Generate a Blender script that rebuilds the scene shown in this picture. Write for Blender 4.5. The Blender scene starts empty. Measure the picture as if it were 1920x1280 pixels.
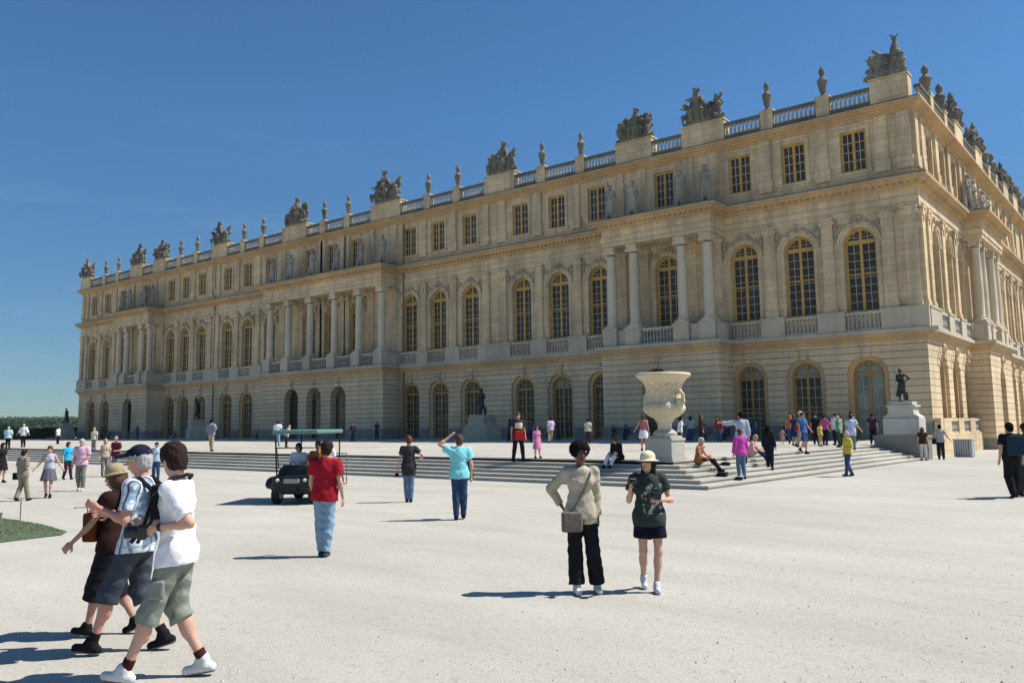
import bpy, bmesh, math, random
import numpy as np
from mathutils import Matrix, Vector
R = math.radians
scene = bpy.context.scene
COL = scene.collection

# ------------------------------------------------------------------ camera
cam_d = bpy.data.cameras.new('camera'); cam = bpy.data.objects.new('camera', cam_d); COL.objects.link(cam)
_th, _pt, _ro = .88475, .11699, -.0118
_s, _c = math.sin(_th), math.cos(_th)
FWD = Vector((-_c, _s, 0)); RGT = Vector((_s, _c, 0))
_f3 = FWD*math.cos(_pt) + Vector((0, 0, 1))*math.sin(_pt)
_u3 = -FWD*math.sin(_pt) + Vector((0, 0, 1))*math.cos(_pt)
_e1 = RGT*math.cos(_ro) + _u3*math.sin(_ro)
_e2 = -RGT*math.sin(_ro) + _u3*math.cos(_ro)
cam.matrix_world = Matrix(((_e1.x, _e2.x, -_f3.x, 12.518), (_e1.y, _e2.y, -_f3.y, -59.556), (_e1.z, _e2.z, -_f3.z, 1.95), (0, 0, 0, 1)))
cam_d.sensor_width = 36; cam_d.lens = 1583.08/1920*36
cam_d.shift_x = .02095; cam_d.shift_y = -.0155
cam_d.clip_start = .1; cam_d.clip_end = 9000
scene.camera = cam

# ------------------------------------------------------------------ sky and sun
SUN_AZ, SUN_EL = R(42), R(52.5)         # azimuth counted from +X
world = bpy.data.worlds.new('World'); scene.world = world; world.use_nodes = True
wn = world.node_tree.nodes; wl = world.node_tree.links
for n in list(wn): wn.remove(n)
wo = wn.new('ShaderNodeOutputWorld'); wb = wn.new('ShaderNodeBackground'); sk = wn.new('ShaderNodeTexSky')
sk.sky_type = 'NISHITA'; sk.sun_disc = False; sk.sun_elevation = SUN_EL; sk.sun_rotation = math.pi/2 - SUN_AZ
sk.altitude = 100; sk.air_density = .75; sk.dust_density = .1; sk.ozone_density = 8
tcw = wn.new('ShaderNodeTexCoord'); spw = wn.new('ShaderNodeSeparateXYZ'); rw = wn.new('ShaderNodeValToRGB'); mw = wn.new('ShaderNodeMix'); mw.data_type = 'RGBA'; mw.blend_type = 'MULTIPLY'; mw.inputs[0].default_value = 1
wl.new(tcw.outputs['Generated'], spw.inputs[0]); wl.new(spw.outputs[2], rw.inputs[0])       # haze tint of the low sky, by elevation
rw.color_ramp.elements[0].position = 0; rw.color_ramp.elements[0].color = (.53, .57, .48, 1); rw.color_ramp.elements[1].position = .35; rw.color_ramp.elements[1].color = (.74, 1.02, 1.03, 1)
# a few thin high wisps
mpw = wn.new('ShaderNodeMapping'); mpw.inputs['Scale'].default_value = (2.2, 2.2, 17); mpw.inputs['Rotation'].default_value = (.10, .12, .3); nzw = wn.new('ShaderNodeTexNoise'); nzw.inputs['Scale'].default_value = 1.6; nzw.inputs['Detail'].default_value = 5; nzw.inputs['Roughness'].default_value = .55
cw_ = wn.new('ShaderNodeValToRGB'); cw_.color_ramp.elements[0].position = .52; cw_.color_ramp.elements[0].color = (0, 0, 0, 1); cw_.color_ramp.elements[1].position = .80; cw_.color_ramp.elements[1].color = (.16, .16, .16, 1)
mx2 = wn.new('ShaderNodeMix'); mx2.data_type = 'RGBA'; mx2.inputs[7].default_value = (5.2, 5.6, 6.2, 1)
wl.new(tcw.outputs['Generated'], mpw.inputs[0]); wl.new(mpw.outputs[0], nzw.inputs[0]); wl.new(nzw.outputs[0], cw_.inputs[0])
lowr = wn.new('ShaderNodeMapRange'); lowr.inputs[1].default_value = .36; lowr.inputs[2].default_value = .20; wl.new(spw.outputs[2], lowr.inputs[0]); mlow = wn.new('ShaderNodeMath'); mlow.operation = 'MULTIPLY'; wl.new(lowr.outputs[0], mlow.inputs[0]); wl.new(cw_.outputs[0], mlow.inputs[1]); wl.new(mlow.outputs[0], mx2.inputs[0]); wl.new(sk.outputs[0], mx2.inputs[6])
wl.new(mx2.outputs[2], mw.inputs[6]); wl.new(rw.outputs[0], mw.inputs[7]); wl.new(mw.outputs[2], wb.inputs[0]); wb.inputs[1].default_value = .104
wl.new(wb.outputs[0], wo.inputs[0])
sd = bpy.data.lights.new('sun', 'SUN'); sun = bpy.data.objects.new('sun', sd); COL.objects.link(sun)
sd.energy = 5.0; sd.angle = R(.5); sd.color = (1, .955, .88)
_d = Vector((math.cos(SUN_AZ)*math.cos(SUN_EL), math.sin(SUN_AZ)*math.cos(SUN_EL), math.sin(SUN_EL)))
sun.rotation_euler = _d.to_track_quat('Z', 'Y').to_euler()
sun.location = (40, 20, 60)
vs = scene.view_settings
vs.view_transform = 'Standard'; vs.look = 'None'; vs.gamma = 1; vs.exposure = 0.35; vs.use_curve_mapping = False
scene.cycles.max_bounces = 5; scene.cycles.diffuse_bounces = 3; scene.cycles.glossy_bounces = 2

# ------------------------------------------------------------------ materials
MATS = {}
def new_mat(name):
    m = bpy.data.materials.new(name); m.use_nodes = True
    nt = m.node_tree; b = nt.nodes['Principled BSDF']
    return m, nt, b
def nd(nt, t, **kw):
    n = nt.nodes.new(t)
    for k, v in kw.items(): setattr(n, k, v)
    return n
def ramp(nt, fac, stops):
    r = nd(nt, 'ShaderNodeValToRGB'); e = r.color_ramp.elements
    while len(e) < len(stops): e.new(.5)
    for i, (p, c) in enumerate(stops):
        e[i].position = p; e[i].color = c if len(c) == 4 else (*c, 1)
    nt.links.new(fac, r.inputs[0]); return r.outputs[0]
def mixc(nt, fac, a, b, mode='MIX'):
    m = nd(nt, 'ShaderNodeMix', data_type='RGBA', blend_type=mode)
    for s, v in ((0, fac), (6, a), (7, b)):
        if hasattr(v, 'is_output') or hasattr(v, 'links'): nt.links.new(v, m.inputs[s])
        else: m.inputs[s].default_value = v if s == 0 else (*v, 1) if len(v) == 3 else v
    return m.outputs[2]
def noise(nt, vec, scale, detail=4, rough=.55):
    n = nd(nt, 'ShaderNodeTexNoise'); n.inputs['Scale'].default_value = scale; n.inputs['Detail'].default_value = detail
    n.inputs['Roughness'].default_value = rough
    if vec is not None: nt.links.new(vec, n.inputs['Vector'])
    return n.outputs[0]
def mapping(nt, vec, sc):
    m = nd(nt, 'ShaderNodeMapping'); m.inputs['Scale'].default_value = sc; nt.links.new(vec, m.inputs[0]); return m.outputs[0]
def bump(nt, b, h, dist, strength=1.):
    n = nd(nt, 'ShaderNodeBump'); n.inputs['Distance'].default_value = dist; n.inputs['Strength'].default_value = strength
    nt.links.new(h, n.inputs['Height']); nt.links.new(n.outputs[0], b.inputs['Normal'])
def stone(name, ca, cb, grime=(.20, .19, .17), gamt=.5, row=.45, bw=1.15, mortar=.012, joint=(.16, .13, .09), joints=True, bdist=.01):
    m, nt, b = new_mat(name)
    g = nd(nt, 'ShaderNodeNewGeometry'); pos = g.outputs['Position']
    sp = nd(nt, 'ShaderNodeSeparateXYZ'); nt.links.new(pos, sp.inputs[0])
    ad = nd(nt, 'ShaderNodeMath', operation='ADD'); nt.links.new(sp.outputs[0], ad.inputs[0]); nt.links.new(sp.outputs[1], ad.inputs[1])
    cb_ = nd(nt, 'ShaderNodeCombineXYZ'); nt.links.new(ad.outputs[0], cb_.inputs[0]); nt.links.new(sp.outputs[2], cb_.inputs[1])
    big = noise(nt, pos, .22, 3); mid = noise(nt, pos, 1.6, 5); fine = noise(nt, pos, 14, 4, .65)
    if joints:
        br = nd(nt, 'ShaderNodeTexBrick'); nt.links.new(cb_.outputs[0], br.inputs['Vector'])
        br.inputs['Color1'].default_value = (*ca, 1); br.inputs['Color2'].default_value = (*cb, 1); br.inputs['Mortar'].default_value = (*joint, 1)
        br.inputs['Scale'].default_value = 1; br.inputs['Mortar Size'].default_value = mortar; br.inputs['Mortar Smooth'].default_value = .2
        br.inputs['Brick Width'].default_value = bw; br.inputs['Row Height'].default_value = row; br.inputs['Bias'].default_value = -.1
        col = br.outputs[0]
    else:
        col = mixc(nt, mid, ca, cb)
    col = mixc(nt, .55, col, ramp(nt, big, [(.3, (.62, .58, .52)), (.7, (1.18, 1.12, 1.0))]), 'MULTIPLY')
    col = mixc(nt, .6, col, ramp(nt, fine, [(.25, (.7, .68, .66)), (.75, (1.12, 1.12, 1.12))]), 'MULTIPLY')
    st = noise(nt, mapping(nt, pos, (1.3, 1.3, .16)), 1., 5, .65)
    gm = ramp(nt, st, [(.44, (0, 0, 0)), (.70, (gamt,)*3)])
    col = mixc(nt, gm, col, grime)
    nt.links.new(col, b.inputs['Base Color']); b.inputs['Roughness'].default_value = .92; b.inputs['Specular IOR Level'].default_value = .2
    if joints:
        mm = nd(nt, 'ShaderNodeMath', operation='MULTIPLY_ADD'); nt.links.new(br.outputs[1], mm.inputs[0]); mm.inputs[1].default_value = -1.; nt.links.new(fine, mm.inputs[2])
        mm2 = nd(nt, 'ShaderNodeMath', operation='MULTIPLY'); nt.links.new(fine, mm2.inputs[0]); mm2.inputs[1].default_value = .3; nt.links.new(mm2.outputs[0], mm.inputs[2])
        bump(nt, b, mm.outputs[0], bdist)
    else: bump(nt, b, mid, .05, .7)
    return m
M = {}
M['wall'] = stone('limestone wall', (.79, .635, .42), (.66, .52, .335), grime=(.25, .21, .155), gamt=.6, joint=(.46, .385, .25), mortar=.008)
M['rust'] = stone('rusticated limestone', (.78, .63, .425), (.67, .535, .36), grime=(.28, .26, .22), gamt=.4, row=.46, bw=60, mortar=.024, joint=(.33, .265, .17), bdist=.03)
M['trim'] = stone('ochre cornice stone', (.69, .48, .25), (.57, .40, .22), grime=(.28, .25, .20), gamt=.5, joints=False)
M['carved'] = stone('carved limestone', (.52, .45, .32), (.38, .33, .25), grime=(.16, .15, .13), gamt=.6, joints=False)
M['ledge'] = stone('weathered pale stone', (.64, .575, .45), (.53, .475, .375), grime=(.28, .28, .27), gamt=.5, joints=False)
M['column'] = stone('pale marble column', (.72, .645, .51), (.62, .55, .43), grime=(.42, .40, .37), gamt=.35, joints=False)
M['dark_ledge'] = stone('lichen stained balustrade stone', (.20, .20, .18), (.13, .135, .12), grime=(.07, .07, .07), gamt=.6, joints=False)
M['baluster'] = stone('pale baluster stone', (.50, .50, .47), (.42, .42, .40), grime=(.25, .25, .24), gamt=.3, joints=False)
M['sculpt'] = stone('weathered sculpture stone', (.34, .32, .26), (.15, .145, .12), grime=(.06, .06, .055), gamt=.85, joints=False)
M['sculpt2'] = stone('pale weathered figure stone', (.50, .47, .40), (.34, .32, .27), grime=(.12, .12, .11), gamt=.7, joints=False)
M['white_stone'] = stone('pale pedestal stone', (.56, .56, .53), (.46, .46, .43), grime=(.30, .33, .30), gamt=.4, joints=False)
M['cream_marble'] = stone('cream marble vase', (.80, .74, .58), (.68, .58, .40), grime=(.42, .32, .18), gamt=.3, joints=False)
M['step_stone'] = stone('pale grey step stone', (.56, .55, .50), (.47, .46, .42), grime=(.34, .34, .31), gamt=.4, joints=False)
M['riser_stone'] = stone('grey stone block', (.33, .32, .28), (.26, .255, .22), grime=(.15, .15, .13), gamt=.5, joints=False)

def plain(name, col, rough=.85, spec=.3, var=.25, scale=30, metal=0., bmp=0):
    if name in MATS: return MATS[name]
    m, nt, b = new_mat(name)
    tc = nd(nt, 'ShaderNodeTexCoord')
    n = noise(nt, tc.outputs['Object'], scale, 3)
    lo = tuple(x*(1-var) for x in col); hi = tuple(min(1, x*(1+var)) for x in col)
    nt.links.new(mixc(nt, n, lo, hi), b.inputs['Base Color'])
    b.inputs['Roughness'].default_value = rough; b.inputs['Specular IOR Level'].default_value = spec; b.inputs['Metallic'].default_value = metal
    if bmp: bump(nt, b, noise(nt, tc.outputs['Object'], scale*.5, 3), bmp)
    MATS[name] = m; return m
M['ochre'] = plain('gilded ochre window paint', (.52, .32, .085), .55, .35, .3, 3)
M['ochre_door'] = plain('brown ochre door paint', (.36, .215, .07), .55, .4, .3, 3)
M['bar'] = plain('pale glazing bar paint', (.50, .43, .31), .6, .3, .2, 5)
M['interior'] = plain('dark interior plaster', (.05, .045, .04), .9, .1, .3, 1)
M['bronze'] = plain('dark green bronze', (.025, .032, .03), .45, .5, .5, 6, .5)
def glass(name, col, rough, tint):
    m, nt, b = new_mat(name)
    g = nd(nt, 'ShaderNodeNewGeometry'); n = noise(nt, g.outputs['Position'], .9, 3)
    nt.links.new(mixc(nt, n, col, tint), b.inputs['Base Color'])
    b.inputs['Roughness'].default_value = rough; b.inputs['Specular IOR Level'].default_value = .22
    bump(nt, b, noise(nt, g.outputs['Position'], .7, 2), .05, .5)
    return m
M['glass'] = glass('dark window glass', (.012, .011, .010), .14, (.10, .082, .065))
M['glass_pale'] = glass('mottled pale window glass', (.06, .075, .065), .15, (.42, .44, .37))  # pale patches are noise in the pane colour, nothing is modelled behind
M['glass_mid'] = glass('brown door glass', (.022, .020, .012), .16, (.075, .065, .035))

# ------------------------------------------------------------------ helpers
def tag(o, label=None, cat=None, group=None, kind=None):
    if label: o['label'] = label
    if cat: o['category'] = cat
    if group: o['group'] = group
    if kind: o['kind'] = kind
    return o
def empty(name, loc=(0, 0, 0), rz=0., sc=1.):
    o = bpy.data.objects.new(name, None); COL.objects.link(o); o.empty_display_size = .2
    o.location = loc; o.rotation_euler = (0, 0, rz); o.scale = (sc, sc, sc); return o
def link(name, me, mat=None, parent=None):
    o = bpy.data.objects.new(name, me); COL.objects.link(o)
    if mat and not me.materials: me.materials.append(mat)
    if parent: o.parent = parent
    return o
def copy_tree(o, parent=None):
    c = o.copy(); COL.objects.link(c); c.parent = parent
    for ch in list(o.children): copy_tree(ch, c)
    return c
IDN = lambda u, o, z: (u, o, z)
class MB:
    def __init__(s, F=IDN): s.v = []; s.f = []; s.F = F
    def poly(s, pts):
        n = len(s.v); s.v += [s.F(*p) for p in pts]; s.f.append(tuple(range(n, n+len(pts))))
    def box(s, u0, u1, o0, o1, z0, z1):
        n = len(s.v)
        for z in (z0, z1):
            for (u, o) in ((u0, o0), (u1, o0), (u1, o1), (u0, o1)): s.v.append(s.F(u, o, z))
        for q in ((0, 3, 2, 1), (4, 5, 6, 7), (0, 1, 5, 4), (1, 2, 6, 5), (2, 3, 7, 6), (3, 0, 4, 7)): s.f.append(tuple(n+i for i in q))
    def prism(s, pts, o0, o1):           # polygon in the (u, z) plane pushed through from o0 to o1
        n = len(s.v); k = len(pts)
        s.v += [s.F(u, o0, z) for u, z in pts] + [s.F(u, o1, z) for u, z in pts]
        s.f.append(tuple(range(n, n+k))); s.f.append(tuple(range(n+2*k-1, n+k-1, -1)))
        for i in range(k): j = (i+1) % k; s.f.append((n+i, n+j, n+k+j, n+k+i))
    def lathe(s, cx, cy, prof, seg=12, sq=False):   # prof list of (r, z)
        n = len(s.v)
        for r, z in prof:
            for i in range(seg):
                a = 2*math.pi*(i+.5)/seg; k = 1.
                s.v.append(s.F(cx+r*math.cos(a)*k, cy+r*math.sin(a)*k, z))
        for j in range(len(prof)-1):
            for i in range(seg):
                i2 = (i+1) % seg; s.f.append((n+j*seg+i, n+j*seg+i2, n+(j+1)*seg+i2, n+(j+1)*seg+i))
        s.f.append(tuple(n+i for i in range(seg))[::-1]); s.f.append(tuple(n+(len(prof)-1)*seg+i for i in range(seg)))
    def tube(s, pts, r, seg=6):
        pts = [Vector(p) for p in pts]; n = len(s.v)
        rr = r if isinstance(r, (list, tuple)) else [r]*len(pts)
        for i, p in enumerate(pts):
            t = (pts[min(i+1, len(pts)-1)] - pts[max(i-1, 0)]).normalized()
            a = t.cross(Vector((0, 0, 1)) if abs(t.z) < .9 else Vector((1, 0, 0))).normalized(); b = t.cross(a)
            for k in range(seg):
                an = 2*math.pi*k/seg; q = p + (a*math.cos(an) + b*math.sin(an))*rr[i]; s.v.append(s.F(*q))
        for j in range(len(pts)-1):
            for k in range(seg):
                k2 = (k+1) % seg; s.f.append((n+j*seg+k, n+j*seg+k2, n+(j+1)*seg+k2, n+(j+1)*seg+k))
        s.f.append(tuple(n+k for k in range(seg))[::-1]); s.f.append(tuple(n+(len(pts)-1)*seg+k for k in range(seg)))
    def mesh(s, name, smooth=False):
        me = bpy.data.meshes.new(name); me.from_pydata(s.v, [], s.f)
        bm = bmesh.new(); bm.from_mesh(me); bmesh.ops.recalc_face_normals(bm, faces=bm.faces); bm.to_mesh(me); bm.free()
        if smooth:
            me.polygons.foreach_set('use_smooth', [True]*len(me.polygons))
            me.set_sharp_from_angle(angle=R(40))
        return me
    def build(s, name, mat, parent=None, smooth=False): return link(name, s.mesh(name, smooth), mat, parent)

# ------------------------------------------------------------------ signed distance modelling
class Sdf:
    def __init__(s, lo, hi, h):
        s.h = h; s.lo = np.array(lo, float); s.n = np.maximum(4, np.ceil((np.array(hi)-s.lo)/h).astype(int)+1)
        s.D = np.full(tuple(s.n), 1., np.float32)
    def _sl(s, lo, hi):
        a = np.clip(np.floor((np.array(lo)-s.lo)/s.h).astype(int), 0, s.n); b = np.clip(np.ceil((np.array(hi)-s.lo)/s.h).astype(int)+1, 0, s.n)
        if (b <= a).any(): return None
        ax = [(s.lo[i] + s.h*np.arange(a[i], b[i])).astype(np.float32) for i in range(3)]
        return (slice(a[0], b[0]), slice(a[1], b[1]), slice(a[2], b[2])), ax[0][:, None, None], ax[1][None, :, None], ax[2][None, None, :]
    def _put(s, sl, d, k, op):
        D = s.D[sl]
        if op == 'u':
            if k > 0:
                hh = np.maximum(k-np.abs(D-d), 0)/k; s.D[sl] = np.minimum(D, d) - hh*hh*k*.25
            else: s.D[sl] = np.minimum(D, d)
        else: s.D[sl] = np.maximum(D, -d)
    def cone(s, a, b, ra, rb, k=.02, flat=False, op='u'):
        a = np.array(a, float); b = np.array(b, float); m = max(ra, rb)+k+3*s.h
        r = s._sl(np.minimum(a, b)-m, np.maximum(a, b)+m)
        if r is None: return
        sl, X, Y, Z = r; ab = b-a; L2 = max(1e-9, float(ab@ab))
        px, py, pz = X-a[0], Y-a[1], Z-a[2]
        tt = (px*ab[0]+py*ab[1]+pz*ab[2])/L2; t = np.clip(tt, 0, 1)
        d = np.sqrt((px-t*ab[0])**2+(py-t*ab[1])**2+(pz-t*ab[2])**2) - (ra+(rb-ra)*t)
        if flat: d = np.maximum(d, (tt-1)*math.sqrt(L2))
        s._put(sl, d, k, op)
    def ell(s, c, r, k=.02, M3=None, op='u'):
        c = np.array(c, float); r = np.array(r, float); m = (r.max() if M3 is not None else r)+k+3*s.h
        q = s._sl(c-m, c+m)
        if q is None: return
        sl, X, Y, Z = q; x, y, z = X-c[0], Y-c[1], Z-c[2]
        if M3 is not None:
            x, y, z = (M3[0][0]*x+M3[1][0]*y+M3[2][0]*z, M3[0][1]*x+M3[1][1]*y+M3[2][1]*z, M3[0][2]*x+M3[1][2]*y+M3[2][2]*z)
        k0 = np.sqrt((x/r[0])**2+(y/r[1])**2+(z/r[2])**2); k1 = np.sqrt((x/r[0]**2)**2+(y/r[1]**2)**2+(z/r[2]**2)**2)+1e-6
        s._put(sl, k0*(k0-1)/k1, k, op)
    def box(s, c, size, rr=.05, k=.03, op='u'):
        c = np.array(c, float); sz = np.array(size, float)/2; q_ = s._sl(c-sz-k-3*s.h, c+sz+k+3*s.h)
        if q_ is None: return
        sl, X, Y, Z = q_; q = [np.abs(X-c[0])-sz[0]+rr, np.abs(Y-c[1])-sz[1]+rr, np.abs(Z-c[2])-sz[2]+rr]
        s._put(sl, np.sqrt(np.maximum(q[0], 0)**2+np.maximum(q[1], 0)**2+np.maximum(q[2], 0)**2)+np.minimum(np.maximum(np.maximum(q[0], q[1]), q[2]), 0)-rr, k, op)
    def cut(s, p, n):                       # removes what lies on the side n points to
        _, X, Y, Z = s._sl(s.lo, s.lo+s.h*s.n)
        X, Y, Z = X[:s.n[0]], Y[:, :s.n[1]], Z[:, :, :s.n[2]]
        n = np.array(n, float); n /= np.linalg.norm(n)
        s.D = np.maximum(s.D, ((X-p[0])*n[0]+(Y-p[1])*n[1]+(Z-p[2])*n[2]).astype(np.float32))
    def warp(s, fn):
        X = (s.lo[0]+s.h*np.arange(s.n[0]))[:, None, None]; Y = (s.lo[1]+s.h*np.arange(s.n[1]))[None, :, None]; Z = (s.lo[2]+s.h*np.arange(s.n[2]))[None, None, :]
        s.D = (s.D + fn(X, Y, Z)).astype(np.float32)
    def mesh(s, name):
        D = s.D.copy(); D[0] = D[-1] = 1; D[:, 0] = D[:, -1] = 1; D[:, :, 0] = D[:, :, -1] = 1
        ins = D < 0; n = D.shape
        cnt = np.zeros((n[0]-1, n[1]-1, n[2]-1), np.int8)
        C = [(i, j, k) for i in (0, 1) for j in (0, 1) for k in (0, 1)]
        for i, j, k in C: cnt += ins[i:n[0]-1+i, j:n[1]-1+j, k:n[2]-1+k]
        idx = np.argwhere((cnt > 0) & (cnt < 8))
        me = bpy.data.meshes.new(name)
        if len(idx) == 0: return me
        v = np.stack([D[idx[:, 0]+i, idx[:, 1]+j, idx[:, 2]+k] for i, j, k in C], 1)
        acc = np.zeros((len(idx), 3)); w = np.zeros(len(idx))
        for p in range(8):
            for q in range(p+1, 8):
                a, b = np.array(C[p]), np.array(C[q])
                if np.abs(a-b).sum() != 1: continue
                va, vb = v[:, p], v[:, q]; m = (va < 0) != (vb < 0)
                t = np.where(m, va/np.where(m, va-vb, 1), 0)[:, None]
                acc += np.where(m[:, None], a+(b-a)*t, 0); w += m
        P = s.lo + s.h*(idx + acc/w[:, None])
        mp = np.full(cnt.shape, -1, np.int64); mp[tuple(idx.T)] = np.arange(len(idx))
        F = []
        for ax in range(3):
            o1, o2 = (ax+1) % 3, (ax+2) % 3
            A = [slice(None)]*3; B = [slice(None)]*3; A[ax] = slice(0, -1); B[ax] = slice(1, None)
            e = np.argwhere(ins[tuple(A)] != ins[tuple(B)]); fl = ins[tuple(A)][tuple(e.T)]
            def cell(d1, d2):
                c = e.copy(); c[:, o1] -= d1; c[:, o2] -= d2; return mp[tuple(c.T)]
            q = np.stack([cell(1, 1), cell(0, 1), cell(0, 0), cell(1, 0)], 1)
            q[~fl] = q[~fl][:, ::-1]; F.append(q)
        F = np.concatenate(F); F = F[(F >= 0).all(1)]
        me.vertices.add(len(P)); me.vertices.foreach_set('co', P.astype(np.float32).ravel())
        me.loops.add(len(F)*4); me.loops.foreach_set('vertex_index', F.astype(np.int32).ravel())
        me.polygons.add(len(F)); me.polygons.foreach_set('loop_start', np.arange(0, len(F)*4, 4, dtype=np.int32)); me.polygons.foreach_set('loop_total', np.full(len(F), 4, np.int32))
        me.polygons.foreach_set('use_smooth', np.ones(len(F), bool)); me.update(calc_edges=True); me.validate()
        return me
# ------------------------------------------------------------------ ground
TZ = .7
def ground_mat():
    m, nt, b = new_mat('pale gravel')
    g = nd(nt, 'ShaderNodeNewGeometry'); pos = g.outputs['Position']
    big = noise(nt, pos, .12, 4); mid = noise(nt, mapping(nt, pos, (.5, 1.1, 1)), .9, 6, .66); track = noise(nt, mapping(nt, pos, (.10, .55, 1)), 1.3, 4, .6); fine = noise(nt, pos, 38, 3, .7); peb = noise(nt, pos, 9, 4, .7)
    col = mixc(nt, mid, (.405, .385, .335), (.54, .52, .47))
    col = mixc(nt, .75, col, ramp(nt, track, [(.30, (.88, .87, .85)), (.5, (1, 1, 1)), (.72, (1.06, 1.06, 1.05))]), 'MULTIPLY')
    col = mixc(nt, .7, col, ramp(nt, big, [(.3, (.86, .85, .83)), (.7, (1.08, 1.07, 1.05))]), 'MULTIPLY')
    col = mixc(nt, .8, col, ramp(nt, fine, [(.28, (.66, .65, .63)), (.72, (1.18, 1.18, 1.18))]), 'MULTIPLY')
    col = mixc(nt, .6, col, ramp(nt, peb, [(.26, (.5, .48, .45)), (.42, (1, 1, 1)), (.75, (1.12, 1.12, 1.12))]), 'MULTIPLY')
    ln = nd(nt, 'ShaderNodeVectorMath', operation='LENGTH'); nt.links.new(pos, ln.inputs[0])
    mr = nd(nt, 'ShaderNodeMapRange'); mr.inputs[1].default_value = 330; mr.inputs[2].default_value = 340; nt.links.new(ln.outputs['Value'], mr.inputs[0])
    col = mixc(nt, mr.outputs[0], col, mixc(nt, big, (.05, .09, .03), (.09, .12, .05)))
    nt.links.new(col, b.inputs['Base Color']); b.inputs['Roughness'].default_value = .95; b.inputs['Specular IOR Level'].default_value = .1
    bump(nt, b, mixc(nt, .5, fine, peb), .012, .8)
    return m
M['gravel'] = ground_mat()
def gz(x, y):                      # the forecourt falls slightly along the side wing
    t = min(1, max(0, (y+14)/16)); return -.32*t*t*(3-2*t)
xs = [-1900, -1200, -400, -200, -120, -80, -50, -30, -15, -8, -4, 0, 4, 8, 12, 20, 40, 80, 200, 800, 1900]
ys = [-1900, -800, -200, -90, -70, -60, -50, -40, -30, -20, -14, -12, -10, -8, -6, -4, -2, 0, 2, 6, 20, 60, 120, 400, 1000, 1900]
me = bpy.data.meshes.new('ground')
me.from_pydata([(x, y, gz(x, y)) for y in ys for x in xs], [], [(j*len(xs)+i, j*len(xs)+i+1, (j+1)*len(xs)+i+1, (j+1)*len(xs)+i) for j in range(len(ys)-1) for i in range(len(xs)-1)])
tag(link('ground', me, M['gravel']), kind='structure')
# loose stones lying on the near gravel
rg = random.Random(9); g = MB()
for i in range(9000):
    d = 3.2+11*rg.random()**1.3; a = rg.uniform(-.62, .66)
    p = Vector((12.518, -59.556, 0))+FWD*d+RGT*d*math.tan(a); r0 = rg.uniform(.004, .011)*(1+(rg.random() < .06)); n = len(g.v); an = rg.uniform(0, 6)
    g.v += [(p.x+r0*math.cos(an+k*1.571)*rg.uniform(.7, 1.3), p.y+r0*math.sin(an+k*1.571)*rg.uniform(.7, 1.3), -.001) for k in range(4)]+[(p.x, p.y, r0*.8)]
    g.f += [(n, n+1, n+4), (n+1, n+2, n+4), (n+2, n+3, n+4), (n+3, n, n+4)]
tag(g.build('loose_stones', plain('loose limestone chips', (.46, .44, .39), .95, .1, .35, 3)), kind='stuff')
# terrace and its steps
ex = lambda y: -.65+.85*(y+34.1)/20.
RYE = -13.92; NR = 6; rh = TZ/NR; tr = .45
def poly_slab(g, pts, z0, z1): g.F = lambda u, o, z: (u, z, o); g.prism([(x, y) for x, y in pts], z0, z1)
mb = MB(); poly_slab(mb, [(-330, -34.1), (ex(-34.1), -34.1), (ex(-13), -13), (.15, -13), (.15, 1.0), (-330, 1.0)], -1, TZ)
tag(mb.build('terrace', M['gravel']), kind='structure')
st = MB()
for i in range(NR):              # i = 0 the lowest; each step is an L round the corner, with a slight nosing
    k = NR-1-i; z1 = rh*(i+1)+(.004 if k == 0 else 0); o = tr*k; n = tr*(k-1) if k else -.55
    f0, f1 = -34.1-o, -34.1-n+.0
    c0, c1 = ex(-34.1)+o, ex(-34.1)+n
    poly_slab(st, [(-330, f0), (c0, f0), (ex(RYE)+o, RYE), (ex(RYE)+n, RYE), (c1, f1), (-330, f1)], -.5, z1)
    poly_slab(st, [(-330, f0-.03), (c0+.03, f0-.03), (ex(RYE)+o+.03, RYE+.002), (ex(RYE)+o+.001, RYE+.002), (c0+.001, f0-.001), (-330, f0-.001)], z1-.045, z1-.004)
tag(st.build('steps', M['step_stone']), kind='structure')

# short grass wedge with iron stakes
def grass_mat(name, a, b_):
    m, nt, b = new_mat(name); g = nd(nt, 'ShaderNodeNewGeometry')
    nt.links.new(mixc(nt, noise(nt, g.outputs['Position'], 2.5, 5, .7), a, b_), b.inputs['Base Color']); b.inputs['Roughness'].default_value = .9; b.inputs['Specular IOR Level'].default_value = .15
    return m
rnd = random.Random(4)
poly = [(-9.5, -51.1), (-8.2, -51.62), (-7.3, -51.6), (-6, -51.65), (-4.35, -51.9), (-3.9, -52.2), (-3.85, -52.7), (-3.75, -53.3), (-4.6, -54.2), (-7, -55.5), (-11, -56)]
mb = MB(); mb.poly([(x, y, .012) for x, y in poly])
def inside(x, y):
    c = False
    for i in range(len(poly)):
        x1, y1 = poly[i]; x2, y2 = poly[i-1]
        if (y1 > y) != (y2 > y) and x < (x2-x1)*(y-y1)/(y2-y1)+x1: c = not c
    return c
for i in range(26000):
    x, y = rnd.uniform(-11, -3.6), rnd.uniform(-56, -51)
    if not inside(x, y) or rnd.random() > (1.2 if x < -4.6 else .5): continue
    a = rnd.uniform(0, 6.28); h = rnd.uniform(.008, .025); w = .010
    mb.poly([(x-w*math.cos(a), y-w*math.sin(a), .01), (x+w*math.cos(a), y+w*math.sin(a), .01), (x+rnd.uniform(-.02, .02), y+rnd.uniform(-.02, .02), .01+h)])
tag(mb.build('lawn', grass_mat('short mown grass', (.075, .11, .06), (.14, .17, .10))), kind='stuff')
M['iron'] = plain('dull iron', (.12, .13, .13), .6, .4, .3, 20, .4)
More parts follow.
